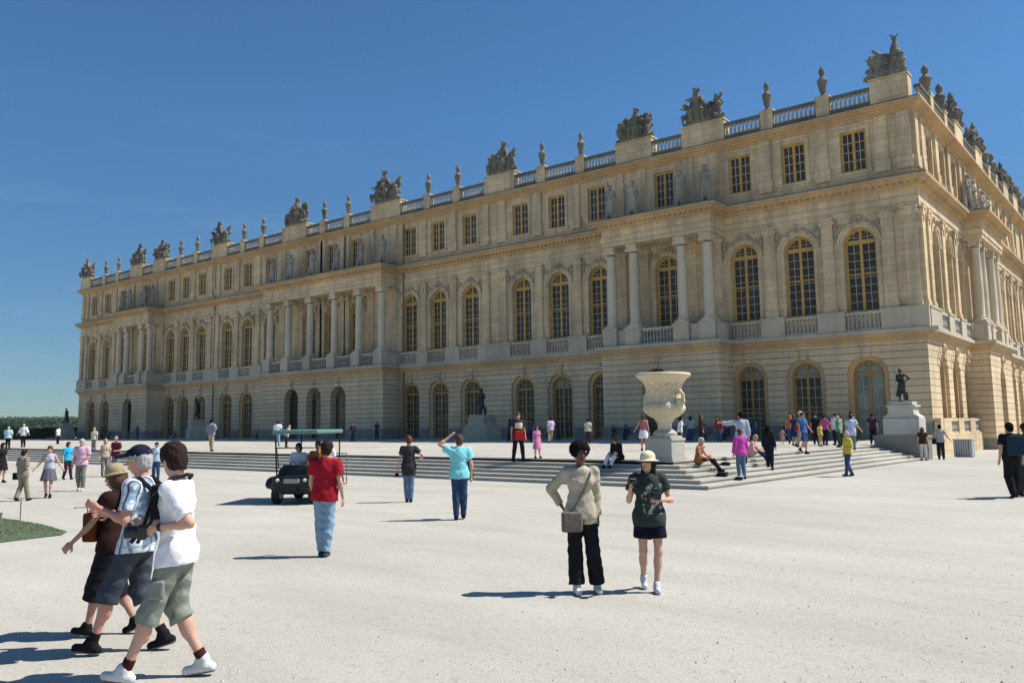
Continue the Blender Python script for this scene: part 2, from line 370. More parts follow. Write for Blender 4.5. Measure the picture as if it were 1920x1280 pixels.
for (x, y, rz, lab) in ((-7.41, -51.54, 0, 'thin iron stake standing at the far edge of the grass wedge'), (-4.26, -51.57, 1, 'thin iron stake with a short side arm near the tip of the grass wedge')):
    r = empty('iron_stake', (x, y, 0)); tag(r, lab, 'stake', 'iron stakes by the grass')
    mb = MB(); mb.tube([(0, 0, 0), (0, 0, .46)], .012, 6); mb.tube([(0, 0, .46), (0, 0, .475)], [.02, .02], 6); mb.build('post', M['iron'], r)
    if rz: a = MB(); a.tube([(0, 0, .44), (-.2, -.16, .44)], .008, 5); a.tube([(-.2, -.16, .44), (-.2, -.16, .41)], .008, 5); a.build('side_arm', M['iron'], r)

# wooded hills behind
def hills():
    g = np.random.RandomState(3); N = 1500; rad = np.linspace(430, 1500, 46); A = np.linspace(R(95), R(200), N)
    def sn(n, sm):                                   # smooth 1-d random profile
        x = g.uniform(-1, 1, n//sm+3); return np.interp(np.arange(n)/sm, np.arange(len(x)), x)
    v = []; f = []
    for j, r in enumerate(rad):
        t = (r-430)/1070; prof = 21*(t**.8)*(1-max(0, t-.8)*2.2)
        h = prof*(1+.10*sn(N, 160)+.06*sn(N, 45)) + (g.uniform(0, 2.6, N)*min(1, t*6) if j else 0)
        if j == 0: h = h*0-.3
        v += [(math.cos(a)*r, math.sin(a)*r, z) for a, z in zip(A, h)]
    for j in range(len(rad)-1):
        for i in range(N-1): f.append((j*N+i, j*N+i+1, (j+1)*N+i+1, (j+1)*N+i))
    me = bpy.data.meshes.new('hills'); me.from_pydata(v, [], f)
    m, nt, b = new_mat('wooded hillside'); gm = nd(nt, 'ShaderNodeNewGeometry')
    nt.links.new(mixc(nt, noise(nt, gm.outputs['Position'], .05, 6, .75), (.022, .045, .02), (.075, .12, .045)), b.inputs['Base Color']); b.inputs['Roughness'].default_value = 1
    b.inputs['Specular IOR Level'].default_value = 0
    tag(link('hills', me, m), kind='structure')
hills()

# hedges at the end of the terrace
leafm = []
for i, (a, b_) in enumerate((((.03, .075, .012), (.07, .14, .03)), ((.10, .16, .05), (.20, .26, .11)), ((.02, .05, .015), (.05, .09, .03)))):
    leafm.append(grass_mat('leaves %s' % ('green', 'pale', 'dark')[i], a, b_))
def hedge(label, x0, x1, y0, y1, z0, z1, n, mat, lump, group=None, sz=.16, cat='hedge'):
    rd = random.Random(int(abs(x0*13+y0*7))); g = MB()
    ph = [rd.uniform(0, 6) for _ in range(4)]
    for i in range(n):
        x = rd.uniform(0, 1); w = rd.uniform(-1, 1); t = rd.random()**.6
        top = 1 + lump*(.6*math.sin(x*9+ph[0])+.4*math.sin(x*23+ph[1]))
        if lump > .3: w *= math.sqrt(max(0, 1-(2*x-1)**2)); top *= math.sqrt(max(.05, 1-(2*x-1)**2))
        p = Vector((x0+(x1-x0)*x, (y0+y1)/2+(y1-y0)/2*w, z0+(z1-z0)*t*top))
        a = Vector((rd.gauss(0, 1), rd.gauss(0, 1), rd.gauss(0, 1))).normalized(); b2 = a.orthogonal().normalized()*sz*rd.uniform(.5, 1.2); a = a*sz*rd.uniform(.5, 1.2)
        g.poly([tuple(p-a), tuple(p+b2), tuple(p+a), tuple(p-b2)])
    r = empty('clipped_hedge' if cat == 'hedge' else 'garden_shrub', ((x0+x1)/2, (y0+y1)/2, z0)); tag(r, label, cat, group)
    o = g.build('foliage', mat, r); o.location = -r.location
    s_ = MB()
    for k in range(7):
        xx = x0+(x1-x0)*(k+.5)/7; s_.tube([(xx, (y0+y1)/2, z0-.1), (xx+.1, (y0+y1)/2, z0+(z1-z0)*.6)], [.06, .03], 5)
    o = s_.build('stem', M['bark'], r); o.location = -r.location
M['bark'] = plain('bark', (.09, .07, .05), .9, .1, .3, 8)
hedge('long clipped green hedge at the far end of the terrace', -190, -119, -2, 3, TZ, 2.3, 16000, leafm[0], .12, sz=.2)
hedge('lower dark clipped hedge in the shade beside the far end of the palace', -126, -118.4, -5.5, -3, TZ, 2.0, 3500, leafm[2], .08, sz=.16)
hedge('round pale green shrub in front of the long hedge left of the palace', -124.5, -119.5, -9.3, -6.5, TZ, 2.5, 1500, leafm[1], .35, sz=.15, cat='shrub')

# the air: thin even haze that only the far hills show
hz = MB(); hz.box(-2000, 2000, -2000, 2000, -1.4, 62)
hm = bpy.data.materials.new('thin haze'); hm.use_nodes = True; hn = hm.node_tree; hn.nodes.remove(hn.nodes['Principled BSDF'])
pv = hn.nodes.new('ShaderNodeVolumePrincipled'); pv.inputs['Color'].default_value = (.80, .88, 1, 1); pv.inputs['Density'].default_value = .00012; pv.inputs['Anisotropy'].default_value = .2
hn.links.new(pv.outputs[0], hn.nodes['Material Output'].inputs['Volume'])
tag(hz.build('haze', hm), kind='stuff')
# ------------------------------------------------------------------ the palace
palace = empty('palace', (0, 0, 0))
tag(palace, 'long three storey limestone palace with arched windows, columned porticoes and a balustrade along the roof', 'palace')
NSEG = 14
def arc(uc, w, zs, n=NSEG): return [(uc-w*math.cos(math.pi*i/n), zs+w*math.sin(math.pi*i/n)) for i in range(n+1)]
def wall(mb, u0, u1, z0, z1, o, ops):
    cur = u0
    for (uc, w, zb, zs, arch) in sorted(ops):
        if uc-w > cur: mb.poly([(cur, o, z0), (uc-w, o, z0), (uc-w, o, z1), (cur, o, z1)])
        if zb > z0: mb.poly([(uc-w, o, z0), (uc+w, o, z0), (uc+w, o, zb), (uc-w, o, zb)])
        if arch:
            a = arc(uc, w, zs)
            for i in range(NSEG): mb.poly([(a[i][0], o, a[i][1]), (a[i+1][0], o, a[i+1][1]), (a[i+1][0], o, z1), (a[i][0], o, z1)])
        else: mb.poly([(uc-w, o, zs), (uc+w, o, zs), (uc+w, o, z1), (uc-w, o, z1)])
        cur = uc+w
    if u1 > cur: mb.poly([(cur, o, z0), (u1, o, z0), (u1, o, z1), (cur, o, z1)])
def outline(uc, w, zb, zs, arch): return [(uc-w, zb)] + (arc(uc, w, zs) if arch else [(uc-w, zs), (uc+w, zs)]) + [(uc+w, zb)]
def reveal(mb, op, o, d, sill=False):
    p = outline(*op)
    if sill: p = p+[p[0]]
    for i in range(len(p)-1): mb.poly([(p[i][0], o, p[i][1]), (p[i+1][0], o, p[i+1][1]), (p[i+1][0], o-d, p[i+1][1]), (p[i][0], o-d, p[i][1])])
def ring(mb, uc, w1, w2, zb, zs, o, arch=True, t=0., zb2=None):
    a = outline(uc, w1, zb, zs, arch); b = outline(uc, w2, zb if zb2 is None else zb2, zs+(0 if arch else w2-w1), arch)
    for i in range(len(a)-1):
        mb.poly([(a[i][0], o, a[i][1]), (a[i+1][0], o, a[i+1][1]), (b[i+1][0], o, b[i+1][1]), (b[i][0], o, b[i][1])])
        if t:
            for q in (a, b): mb.poly([(q[i][0], o, q[i][1]), (q[i+1][0], o, q[i+1][1]), (q[i+1][0], o-t, q[i+1][1]), (q[i][0], o-t, q[i][1])])

# --- window kinds (local: x along the wall, y outwards, z up from the sill)
def make_window(name, w, H, zs, arch, frame, glassm, barm, cols, rows, tr=.26, mid=None, bw=.035, lun=None):
    f = MB(); t = .16
    ol = lambda ww: (ww, zs, arch)
    ring(f, 0, w-t, w, 0, zs if arch else zs-t, .06, arch, .1)
    f.box(-.095, .095, -.04, .09, 0, zs)
    if arch:
        f.box(-w+t, w-t, -.04, .1, zs-.05, zs-.05+tr)
        f.box(-.095, .095, -.04, .09, zs-.05+tr, zs+w-t)
        for s in (-1, 1):
            for an in (35, 65):
                x = math.cos(R(an))*(w-t)*s; z = zs+math.sin(R(an))*(w-t); 
                f.prism([(x*.45, zs+(z-zs)*.45+.2), (x*.45+.03, zs+(z-zs)*.45+.2), (x+.03, z), (x, z)], -.02, .05)
    f.box(-w+t, w-t, -.04, .07, 0, .14)
    if mid: f.box(-w+t, w-t, -.04, .07, mid-.05, mid+.05)
    root = link(name, f.mesh(name), frame, palace)
    g = MB(); g.poly([(x, 0, z) for x, z in outline(0, w-.02, 0, zs if arch else zs, arch and not lun)]); link('glass', g.mesh('glass'), glassm, root)
    if lun: g = MB(); g.poly([(x, 0, z) for x, z in arc(0, w-.02, zs)]); link('lunette_glass', g.mesh('lunette_glass'), lun, root)
    b = MB(); ht = (zs-.05) if arch else zs-t; iw = w-t
    for s in (-1, 1):
        for c in range(1, cols):
            x = s*(.075+(iw-.075)*c/cols); b.box(x-bw/2, x+bw/2, .004, .05, .14, ht)
    for r_ in range(1, rows):
        z = .14+(ht-.14)*r_/rows; b.box(-iw, iw, .006, .048, z-bw/2, z+bw/2)
    if arch:
        b.box(-iw*.9, iw*.9, .006, .048, zs+w*.42-bw/2, zs+w*.42+bw/2)
        for s in (-1, 1): b.box(s*iw*.5-bw/2, s*iw*.5+bw/2, .004, .05, zs+tr, zs+w*.72)
    link('glazing_bars', b.mesh('glazing_bars'), barm, root)
    return root
W_MAIN = make_window('arched_window', 1.05, 5.8, 4.70, True, M['ochre'], M['glass'], M['bar'], 2, 8, .3, 2.6)
W_ATT = make_window('attic_window', .86, 2.9, 2.9, False, M['ochre'], M['glass'], M['bar'], 2, 4, bw=.05)
W_GD = make_window('ground_floor_door', 1.0, 5.3, 4.3, True, M['ochre_door'], M['glass_mid'], M['bar'], 2, 6, .22, 1.9)
W_GP = make_window('ground_floor_door', 1.0, 5.3, 4.3, True, M['ochre_door'], M['glass_mid'], M['bar'], 2, 6, .22, 1.9, lun=M['glass_pale'])
W_GQ = make_window('ground_floor_door', 1.0, 5.3, 4.3, True, M['ochre_door'], M['glass_pale'], M['bar'], 2, 6, .22, 1.9)
used = set()
def place_window(w, F, rot, u, o, z):
    c = w if w.name not in used else copy_tree(w, palace)
    used.add(w.name); c.location = F(u, o, z); c.rotation_euler = (0, 0, rot); return c

# --- shared small meshes
def lathe_mesh(name, prof, seg=10, extra=None):
    g = MB(); g.lathe(0, 0, prof, seg)
    if extra: extra(g)
    return g.mesh(name, True)
def col_mesh():
    g = MB(); g.box(-.58, .58, -.58, .58, 0, .18)
    g.lathe(0, 0, [(.56, .18), (.6, .26), (.54, .34), (.47, .38), (.52, .46), (.45, .5), (.43, .56), (.435, 2.4), (.42, 4.2), (.375, 5.75), (.4, 5.8), (.4, 5.86)], 20)
    g.box(-.52, .52, -.5, .5, 6.38, 6.56)
    g.box(-.46, .46, -.42, .42, 5.98, 6.38)
    for sx in (-1, 1):
        for sy in (-1, 1):
            pts = [(sx*.44+.17*math.cos(a), 6.12+.17*math.sin(a)) for a in [k*math.pi/5 for k in range(10)]]
            g.prism(pts, sy*.47, sy*.40)
    return g.mesh('column', True)
COLM = col_mesh()
def pil_mesh(h, w, capital=True):
    g = MB(); g.box(-w, w, -.02, .2, 0, h); g.box(-w-.08, w+.08, -.02, .27, 0, .3)
    g.box(-w-.04, w+.04, -.02, .235, .3, .42)
    if capital:
        g.box(-w-.1, w+.1, -.02, .32, h-.14, h-.002); g.box(-w+.02, w-.02, -.02, .25, h-.62, h-.14)
        for s in (-1, 1): g.prism([(s*w+.14*math.cos(k*math.pi/4), h-.34+.16*math.sin(k*math.pi/4)) for k in range(8)], 0, .3)
        g.prism([(.1*math.cos(k*math.pi/3), h-.8+.2*math.sin(k*math.pi/3)) for k in range(6)], .05, .27)
    return g.mesh('pilaster')
PILM = pil_mesh(6.6, .39); PILA = pil_mesh(3.85, .40, False)
def baluster(g, u, o, z0, z1, s=.085, seg=6):
    h = z1-z0
    g.box(u-s, u+s, o-s, o+s, z0, z0+h*.1); g.box(u-s, u+s, o-s, o+s, z1-h*.1, z1)
    g.lathe(u, o, [(s*.5, z0+h*.1), (s*1.15, z0+h*.32), (s*.85, z0+h*.5), (s*.42, z0+h*.72), (s*.8, z0+h*.9)], seg)
def mascaron(g, u, o, z, r=.2):
    pts = [(u+r*math.cos(k*math.pi/4)*.8, z+r*math.sin(k*math.pi/4)*1.15) for k in range(8)]
    g.prism(pts, o-.1, o+.1); g.box(u-r*.2, u+r*.2, o+.09, o+.17, z-r*.5, z+r*.5)
rv = random.Random(11)
def blob(g, u, o, z, r):
    g.prism([(u+r*math.cos(k*math.pi/3+z), z+r*math.sin(k*math.pi/3+z)*.9) for k in range(6)], o, o+r*.9)
def festoon(g, uc, w, zc):       # carved garlands in the spandrels either side of an arch
    for s in (-1, 1):
        for i in range(9):
            t = i/8; u = uc+s*(.35+t*(w-.35)); z = zc+.15-.5*math.sin(math.pi*t)*.9+rv.uniform(-.06, .06)
            blob(g, u, .01, z, rv.uniform(.09, .17))
        for i in range(5): blob(g, uc+s*(w-.05)+rv.uniform(-.1, .1), .01, zc-.2*i-.1, rv.uniform(.08, .15))

def band(g, segs, z0, z1, proj, bodyout=-.25, over=0., dz=0.):
    """one horizontal course; segs = list of (u0, u1, base out, is_portico)"""
    for (u0, u1, bo, pt) in segs:
        if pt: g.box(u0-over, u1+over, bodyout, bo+proj, z0-.003, z1+.003)
        else: g.box(u0, u1, bodyout, bo+proj, z0, z1)

def facade(F, rot, wins, porticos, L, P, zb, start, endover, pale=(), pil_extra=(), parcap=True, u_from=0.):
    NP = lambda n, mb, mat, **k: mb.build(n, mat, palace, **k)
    inport = lambda u: any(p[0]-.3 < u < p[1]+.3 for p in porticos)
    def segs(first, last, inset=0.):
        out = []; cur = first
        for p in porticos:
            out.append((cur, p[0]+inset, 0., False)); out.append((p[0]+inset, p[1]-inset, P, True)); cur = p[1]-inset
        out.append((cur, last, 0., False)); return out
    # ground floor
    g = MB(F); ops = [(u, 1.34, zb, 4.98, True) for u in wins]
    wall(g, u_from, L, zb, 7.2, 0, ops)
    for op in ops:
        reveal(g, op, 0, .2); r_ = MB(F); ring(r_, op[0], 1.0, 1.34, zb, 4.98, -.2); reveal(r_, (op[0], 1.0, zb, 4.98, True), -.2, .38); NP('door_surround', r_, M['trim'])
        if not inport(op[0]):
            kg = g; g = MB(F)
            g.prism([(op[0]-.18, 6.2), (op[0]+.18, 6.2), (op[0]+.3, 7.1), (op[0]-.3, 7.1)], -.01, .16); mascaron(g, op[0], .16, 6.72, .17)
            for an in (25, 48, 70, 110, 132, 155):     # voussoir joints stand as shallow ribs
                c_, s_ = math.cos(R(an)), math.sin(R(an)); u, z = op[0]+c_*1.36, 4.98+s_*1.36; u2, z2 = op[0]+c_*2.0, min(7.0, 4.98+s_*2.0)
                g.prism([(u-.16*s_, z+.16*c_), (u+.16*s_, z-.16*c_), (u2+.24*s_, z2-.24*c_), (u2-.24*s_, z2+.24*c_)], -.01, .035)
            NP('arch_voussoirs', g, M['rust']); g = kg
    for (p0, p1, po) in porticos:
        pops = [(u, 1.2, zb, 4.85, True) for u in po]
        wall(g, p0, p1, zb, 7.2, P, pops)
        for op in pops:
            reveal(g, op, P, .8); kg = g; g = MB(F)
            g.prism([(op[0]-.18, 6.07), (op[0]+.18, 6.07), (op[0]+.28, 6.9), (op[0]-.28, 6.9)], P-.01, P+.14); mascaron(g, op[0], P+.14, 6.55, .16); NP('arch_keystone', g, M['rust']); g = kg
        for uu in (p0, p1): g.poly([(uu, 0, zb), (uu, P, zb), (uu, P, 7.2), (uu, 0, 7.2)])
    NP('ground_floor_wall', g, M['rust'])
    for (a, b_, o, pt) in segs(u_from if start else .0, L):
        cuts = sorted([(u-(1.34 if not pt else 1.2), u+(1.34 if not pt else 1.2)) for u in (wins if not pt else [x for p in porticos if abs(p[0]-a) < .01 for x in p[2]]) if a < u < b_])
        cur = a
        for c0, c1 in cuts+[(b_, b_)]:
            if c0-cur > .1: g = MB(F); g.box(cur+(.01 if cur > a else -.07 if pt else 0), c0-.01 if c0 < b_ else b_+(.07 if pt else 0), .02 if pt and (cur == a or c0 == b_) else -.1+(P-.3 if pt else 0), o+.1, zb-.4, zb+1.0+(.004 if pt else 0)); NP('plinth', g, M['riser_stone'])
            cur = c1
    # string course with the orange band
    g = MB(F); sg = segs(start, L+endover)
    band(g, segs(-.12 if start < 0 else start, L+.12), 7.1, 7.42, .12, over=.10); band(g, segs(start*.5 if start < 0 else start, L+endover*.5), 7.42, 7.66, .3, over=.15)
    NP('string_course', g, M['trim'])
    g = MB(F); band(g, segs(start*.8 if start < 0 else start, L+endover*.8), 7.66, 7.88, .5, over=.35); NP('ledge', g, M['ledge'])
    # parapet of the main floor
    cur = -.3 if start < 0 else u_from
    def par(u0, u1, o, bal):
        g = MB(F)
        if bal:
            bl = MB(F); g.box(u0, u1, o-.14, o+.14, 7.88, 8.06); g.box(u0, u1, o-.14, o+.14, 9.02, 9.2)
            n = max(2, int((u1-u0)/.27))
            for i in range(n): baluster(bl, u0+(u1-u0)*(i+.5)/n, o, 8.06, 9.02, .075)
            bl.build('balusters', M['baluster'], NP('balcony_balustrade', g, M['ledge']))
        else: g.box(u0, u1, -.1 if o < 1 else o-.3, o+.22, 7.88, 9.15); g.box(u0-.03, u1+.03, -.1 if o < 1 else o-.34, o+.27, 9.15, 9.29); NP('parapet', g, M['ledge'])
    for (a, b_, o, pt) in segs(cur, L+.3):
        if pt: continue
        ws = [u for u in wins if a < u < b_ and not inport(u)]
        c_ = a
        for u in ws:
            par(c_, u-1.15, .14, False); par(u-1.15+.031, u+1.15-.031, .14, True); c_ = u+1.15
        par(c_, b_, .14, False)
    for (p0, p1, po) in porticos:
        cs = p_cols[(p0, p1)]
        for uu in cs: g = MB(F); g.box(uu-.62, uu+.62, P-1.2, P-.02, 7.88, 9.16); g.box(uu-.66, uu+.66, P-1.24, P+.02, 9.16, 9.32); NP('column_pedestal', g, M['ledge'])
        for x0, x1, y0, y1 in ((p0+.05, cs[0]-.66, P-.9, P-.25), (cs[-1]+.66, p1-.05, P-.9, P-.25), (p0+.05, p0+.4, .3, P-.9), (p1-.4, p1-.05, .3, P-.9)): g = MB(F); g.box(x0, x1, y0, y1, 7.88, 9.19); NP('parapet', g, M['ledge'])
        for a, b_ in zip(cs[:-1], cs[1:]):
            g = MB(F)
            if b_-a < 2.6: g.box(a+.66, b_-.66, P-.9, P-.3, 7.88, 9.2); NP('parapet', g, M['ledge'])
            else:
                g.box(a+.66, b_-.66, P-.62, P-.32, 7.88, 8.06); g.box(a+.66, b_-.66, P-.62, P-.32, 9.02, 9.2); bl = MB(F)
                n = int((b_-a-1.3)/.27)
                for i in range(n): baluster(bl, a+.66+(b_-a-1.32)*(i+.5)/n, P-.47, 8.06, 9.02, .075)
                bl.build('balusters', M['baluster'], NP('balcony_balustrade', g, M['ledge']))
    # main floor wall
    g = MB(F); ops = [(u, 1.05, 9.25, 13.95, True) for u in wins]
    wall(g, u_from, L, 7.2, 16.0, 0, ops)
    for op in ops: reveal(g, op, 0, .5)
    NP('main_floor_wall', g, M['wall'])
    for op in ops:
        u = op[0]; g = MB(F); cv = MB(F)
        ring(g, u, 1.06, 1.30, 13.95, 13.95, .07, True, .07); ring(g, u, 1.30, 1.46, 13.95, 13.95, .14, True, .14)
        for s in (-1, 1): g.box(u+s*1.06, u+s*1.62, -.02, .12, 13.84, 13.99); g.box(u+s*1.06, u+s*1.3, -.02, .045, 9.3, 13.84)
        g.prism([(u-.15, 14.98), (u+.15, 14.98), (u+.24, 15.75), (u-.24, 15.75)], -.01, .2); mascaron(cv, u, .2, 15.42, .2)
        festoon(cv, u, 1.5, 15.35)
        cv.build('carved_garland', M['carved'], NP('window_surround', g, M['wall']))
    # pilasters
    ps = []
    ws = sorted(wins)
    for i, u in enumerate(ws[:-1]):
        v = ws[i+1]
        if v-u < 4.9: ps.append((u+v)/2)
        elif inport(u) or inport(v): continue
        else: ps += [u+2.02, v-2.02]
    ps += list(pil_extra)
    for p in porticos: ps += [x for x in p_cols[(p[0], p[1])]]
    for i, u in enumerate(sorted(ps)):
        o = link('pilaster', PILM, M['wall'], palace); o.location = F(u, 0, 9.3); o.rotation_euler = (0, 0, rot)
        if not any(abs(u-x) < .2 for x in ()):
            o = link('attic_pilaster', PILA, M['wall'], palace); o.location = F(u, 0, 18.503); o.rotation_euler = (0, 0, rot)
    for (p0, p1, po) in porticos:
        for u in p_cols[(p0, p1)]:
            o = link('column', COLM, M['column'], palace); o.location = F(u, P-.6, 9.32); o.rotation_euler = (0, 0, rot); o.scale = (.88, .88, 1)
    # entablature
    st_ = -.12 if start < 0 else start
    g = MB(F); band(g, segs(st_, L+.12, .25), 15.9, 16.2, .05-.0, over=0.); band(g, segs(st_-.0, L+.16, .25), 16.2, 16.62, .11, over=.06); NP('architrave', g, M['wall'])
    g = MB(F); band(g, segs(st_*.5, L+.06, .25), 16.62, 17.22, .03, over=-.02); NP('frieze', g, M['wall'])
    g = MB(F); cw = MB(F)
    k = .0 if start >= 0 else 1.
    band(g, segs(start if not k else -.28, L+.28, .25), 17.22, 17.4, .26, over=.2)
    band(g, segs(start if not k else -.6, L+.6, .25), 17.52, 17.74, .6, over=.52)
    band(g, segs(start if not k else -.8, L+.8, .25), 17.74, 17.9, .8, over=.7)
    band(g, segs(start if not k else -.3, L+.3, .25), 17.4, 17.52, .3, over=.22)
    for (a, b_, o, pt) in segs(start if not k else -.5, L+.5, .25):
        n = int((b_-a)/.42)
        for i in range(n):
            u = a+(b_-a)*(i+.5)/n; g.box(u-.1, u+.1, o+.25, o+.52, 17.39, 17.53)
    NP('main_cornice', g, M['trim'])
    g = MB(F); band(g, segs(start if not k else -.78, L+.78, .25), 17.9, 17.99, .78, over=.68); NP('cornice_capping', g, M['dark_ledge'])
    # attic
    g = MB(F); ops = [(u, .86, 18.92, 21.82, False) for u in wins]
    wall(g, u_from, L, 17.9, 22.5, 0, ops)
    for op in ops: reveal(g, op, 0, .3, True)
    NP('attic_wall', g, M['wall'])
    for op in ops:
        g = MB(F); ring(g, op[0], .87, 1.12, 18.92, 21.82, .07, False, .07); g.box(op[0]-1.2, op[0]+1.2, -.02, .14, 18.74, 18.915)
        g.box(op[0]-.7, op[0]+.7, -.02, .04, 22.08, 22.3); NP('attic_window_surround', g, M['wall'])
    c_ = 0 if u_from == 0 else u_from
    g = MB(F); g.box(c_, L, -.02, .085, 17.99, 18.5); NP('attic_base_course', g, M['wall'])
    for u in sorted(ps):
        if not inport(u): g = MB(F); g.box(u-.5, u+.5, -.02, .255, 18.506, 19.35); NP('panel_block', g, M['wall'])
    g = MB(F)
    for z0, z1, pr in ((22.35, 22.55, .15), (22.55, 22.72, .35), (22.72, 22.86, .6), (22.86, 23.0, .8)):
        g.box(-pr if k else start, L+pr, -.25, pr, z0, z1)
    NP('attic_cornice', g, M['trim'])
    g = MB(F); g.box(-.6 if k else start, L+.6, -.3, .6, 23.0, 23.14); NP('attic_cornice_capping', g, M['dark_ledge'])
    for i, u in enumerate(wins):
        place_window(W_MAIN, F, rot, u, -.44, 9.25); place_window(W_ATT, F, rot, u, -.22, 18.92)
        place_window(W_GQ if pale and i == pale[0] else W_GP if i in pale else W_GD, F, rot, u, -.53, zb)

def roof_balustrade(F, rot, peds, L, start, k):
    """peds: sorted (u, half width)"""
    cur = start
    for (u, hw) in peds:
        h = 24.5 if hw < 1 else 24.75; p = MB(F)
        p.box(u-hw, u+hw, -.1 if hw < 1 else -.5, .52, 23.14, h); p.box(u-hw-.06, u+hw+.06, -.16 if hw < 1 else -.56, .58, h, h+.12); p.build('roof_pedestal', M['wall'], palace)
        if u-hw-cur > .4: spans.append((cur, u-hw))
        cur = u+hw
    if L-cur > .4: spans.append((cur, L))
    for (a, b_) in spans:
        rail = MB(F); bl = MB(F); rail.box(a, b_, .03, .5, 23.14, 23.42); rail.box(a, b_, .05, .48, 24.2, 24.42)
        n = max(2, int((b_-a)/.3))
        for i in range(n): baluster(bl, a+(b_-a)*(i+.5)/n, .26, 23.42, 24.2, .115)
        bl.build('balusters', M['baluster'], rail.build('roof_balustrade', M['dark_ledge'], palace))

Ff = lambda u, o, z: (-u, -o, z)
Fr = lambda u, o, z: (o, u, z)
p_cols = {(13.1, 22.9): [13.95, 16.05, 20.15, 22.2], (47.95, 67.9): [48.8, 52.15, 55.95, 59.95, 63.75, 67.05], (92.6, 102.4): [93.45, 95.5, 99.5, 101.55],
          (13.8, 23.6): [14.6, 16.7, 20.8, 22.9], (46, 58): [46.9, 49.0, 55, 57.1]}
WF = [3.76, 7.88, 11.92, 18.2, 24.5, 28.6, 32.6, 38.66, 42.75, 46.6, 54.6, 58.5, 62.3, 69.6, 74.1, 78.3, 84.0, 87.9, 91.4, 97.7, 104.3, 108.9, 113.1]
LF = 116.9
facade(Ff, math.pi, WF, [(13.1, 22.9, [18.2]), (47.95, 67.9, [54.6, 58.5, 62.3]), (92.6, 102.4, [97.7])], LF, 2.4, TZ, -1., .6, pale=(0, 1, 2, 5), pil_extra=(.5, 1.9, 115.1, 116.4))
WR = [4.3, 8.35, 12.4, 18.75, 26.0, 30.1, 34.2, 38.3, 42.4, 52.0, 61.0]
LR = 64.
facade(Fr, -math.pi/2, WR, [(13.8, 23.6, [18.75]), (46, 58, [52.0])], LR, 1.35, -.5, .25, .0, u_from=0.0, pil_extra=(.5, 2.1))
spans = []
TROPH = [(1.15, 1.2), (14.55, 1.75), (20.6, 1.65), (34.6, 1.75), (49.7, 2.2), (64.7, 2.2), (79.7, 1.75), (94., 1.65), (100.15, 1.65), (115.2, 1.6)]
URN = [5.5, 9.5, 25.8, 29.9, 39.9, 43.8, 55.7, 59.7, 70.9, 74.8, 85.1, 89.1, 105.7, 109.5]
roof_balustrade(Ff, math.pi, sorted(TROPH+[(u, .45) for u in URN]), LF, 0, 1)
spans = []
TR2 = [(13.2, 1.5), (21.5, 1.5), (35.5, 1.5), (41.5, 1.5), (56, 1.5)]; UR2 = [4.2, 8.6, 26.5, 30.3, 47.5, 51.0]
roof_balustrade(Fr, -math.pi/2, sorted(TR2+[(u, .45) for u in UR2]), LR, 1.0, 1)
# closing the volume: end wall, back, roof, lower plinth walk with its small balustrade on the wing
g = MB()
g.poly([(-LF, 0, -.5), (-LF, LR, -.5), (-LF, LR, 23), (-LF, 0, 23)]); g.poly([(-LF, LR, -.5), (0, LR, -.5), (0, LR, 23), (-LF, LR, 23)])
g.build('end_wall', M['wall'], palace)
g = MB(); g.box(-LF+.3, -.3, .3, LR-.3, 22.6, 22.98); g.build('roof', M['riser_stone'], palace)
g = MB(Fr); bl = MB(Fr)
g.box(-.05, 13.79, .02, .5, -.6, 1.0)
for a, b_ in ((-.02, 3.1), (5.5, 7.2), (9.5, 11.2), (13.3, 13.75)): g.box(a, b_, .05, .45, 1.0, 2.05)
for a, b_ in ((3.1, 5.5), (7.2, 9.5), (11.2, 13.3)):
    g.box(a, b_, .1, .4, 1.0, 1.12); g.box(a, b_, .1, .4, 1.85, 2.02)
    for i in range(7): baluster(bl, a+(b_-a)*(i+.5)/7, .25, 1.12, 1.85, .08)
g.build('wing_plinth', M['wall'], palace); bl.build('plinth_balusters', M['baluster'], palace)
# drain pipes on the facade
for u in (47.4, 80.9):
    g = MB(Ff); g.tube([(u, .12, TZ), (u, .12, 22.3)], .07, 6); g.build('drainpipe', M['iron'], palace)
# ------------------------------------------------------------------ figures
V = lambda *a: np.array(a, float)
def rotx(a): c, s = math.cos(a), math.sin(a); return np.array([[1, 0, 0], [0, c, -s], [0, s, c]])
def rotz(a): c, s = math.cos(a), math.sin(a); return np.array([[c, -s, 0], [s, c, 0], [0, 0, 1]])
def roty(a): c, s = math.cos(a), math.sin(a); return np.array([[c, 0, s], [0, 1, 0], [-s, 0, c]])
# arm poses: (elbow from shoulder, wrist from elbow); x is outwards
ARM = {'hang': ((.06, -.02, -.29), (.02, .07, -.24)), 'hip': ((.21, -.10, -.20), (-.20, .09, -.14)), 'fwd': ((.05, -.20, -.21), (.0, .22, -.12)),
       'back': ((.05, -.17, -.235), (.02, -.06, -.245)), 'front': ((.05, .14, -.25), (.0, .19, -.15)), 'bent': ((.05, -.05, -.285), (-.06, .24, .0)),
       'point': ((.05, .26, -.11), (.0, .25, .06)), 'side': ((.13, .02, -.25), (.13, .05, -.17)), 'out': ((.24, .05, -.04), (.24, .05, .03)), 'head': ((.22, .05, .14), (-.22, .0, .17)),
       'hold': ((.09, .03, -.28), (-.17, .20, .05)), 'raise': ((.13, .03, -.26), (.03, .13, .21)), 'lap': ((.04, .12, -.26), (-.06, .23, -.04)), 'up': ((.1, .05, .27), (.02, .03, .25)),
       'knee': ((.05, .17, -.22), (-.03, .22, -.10))}
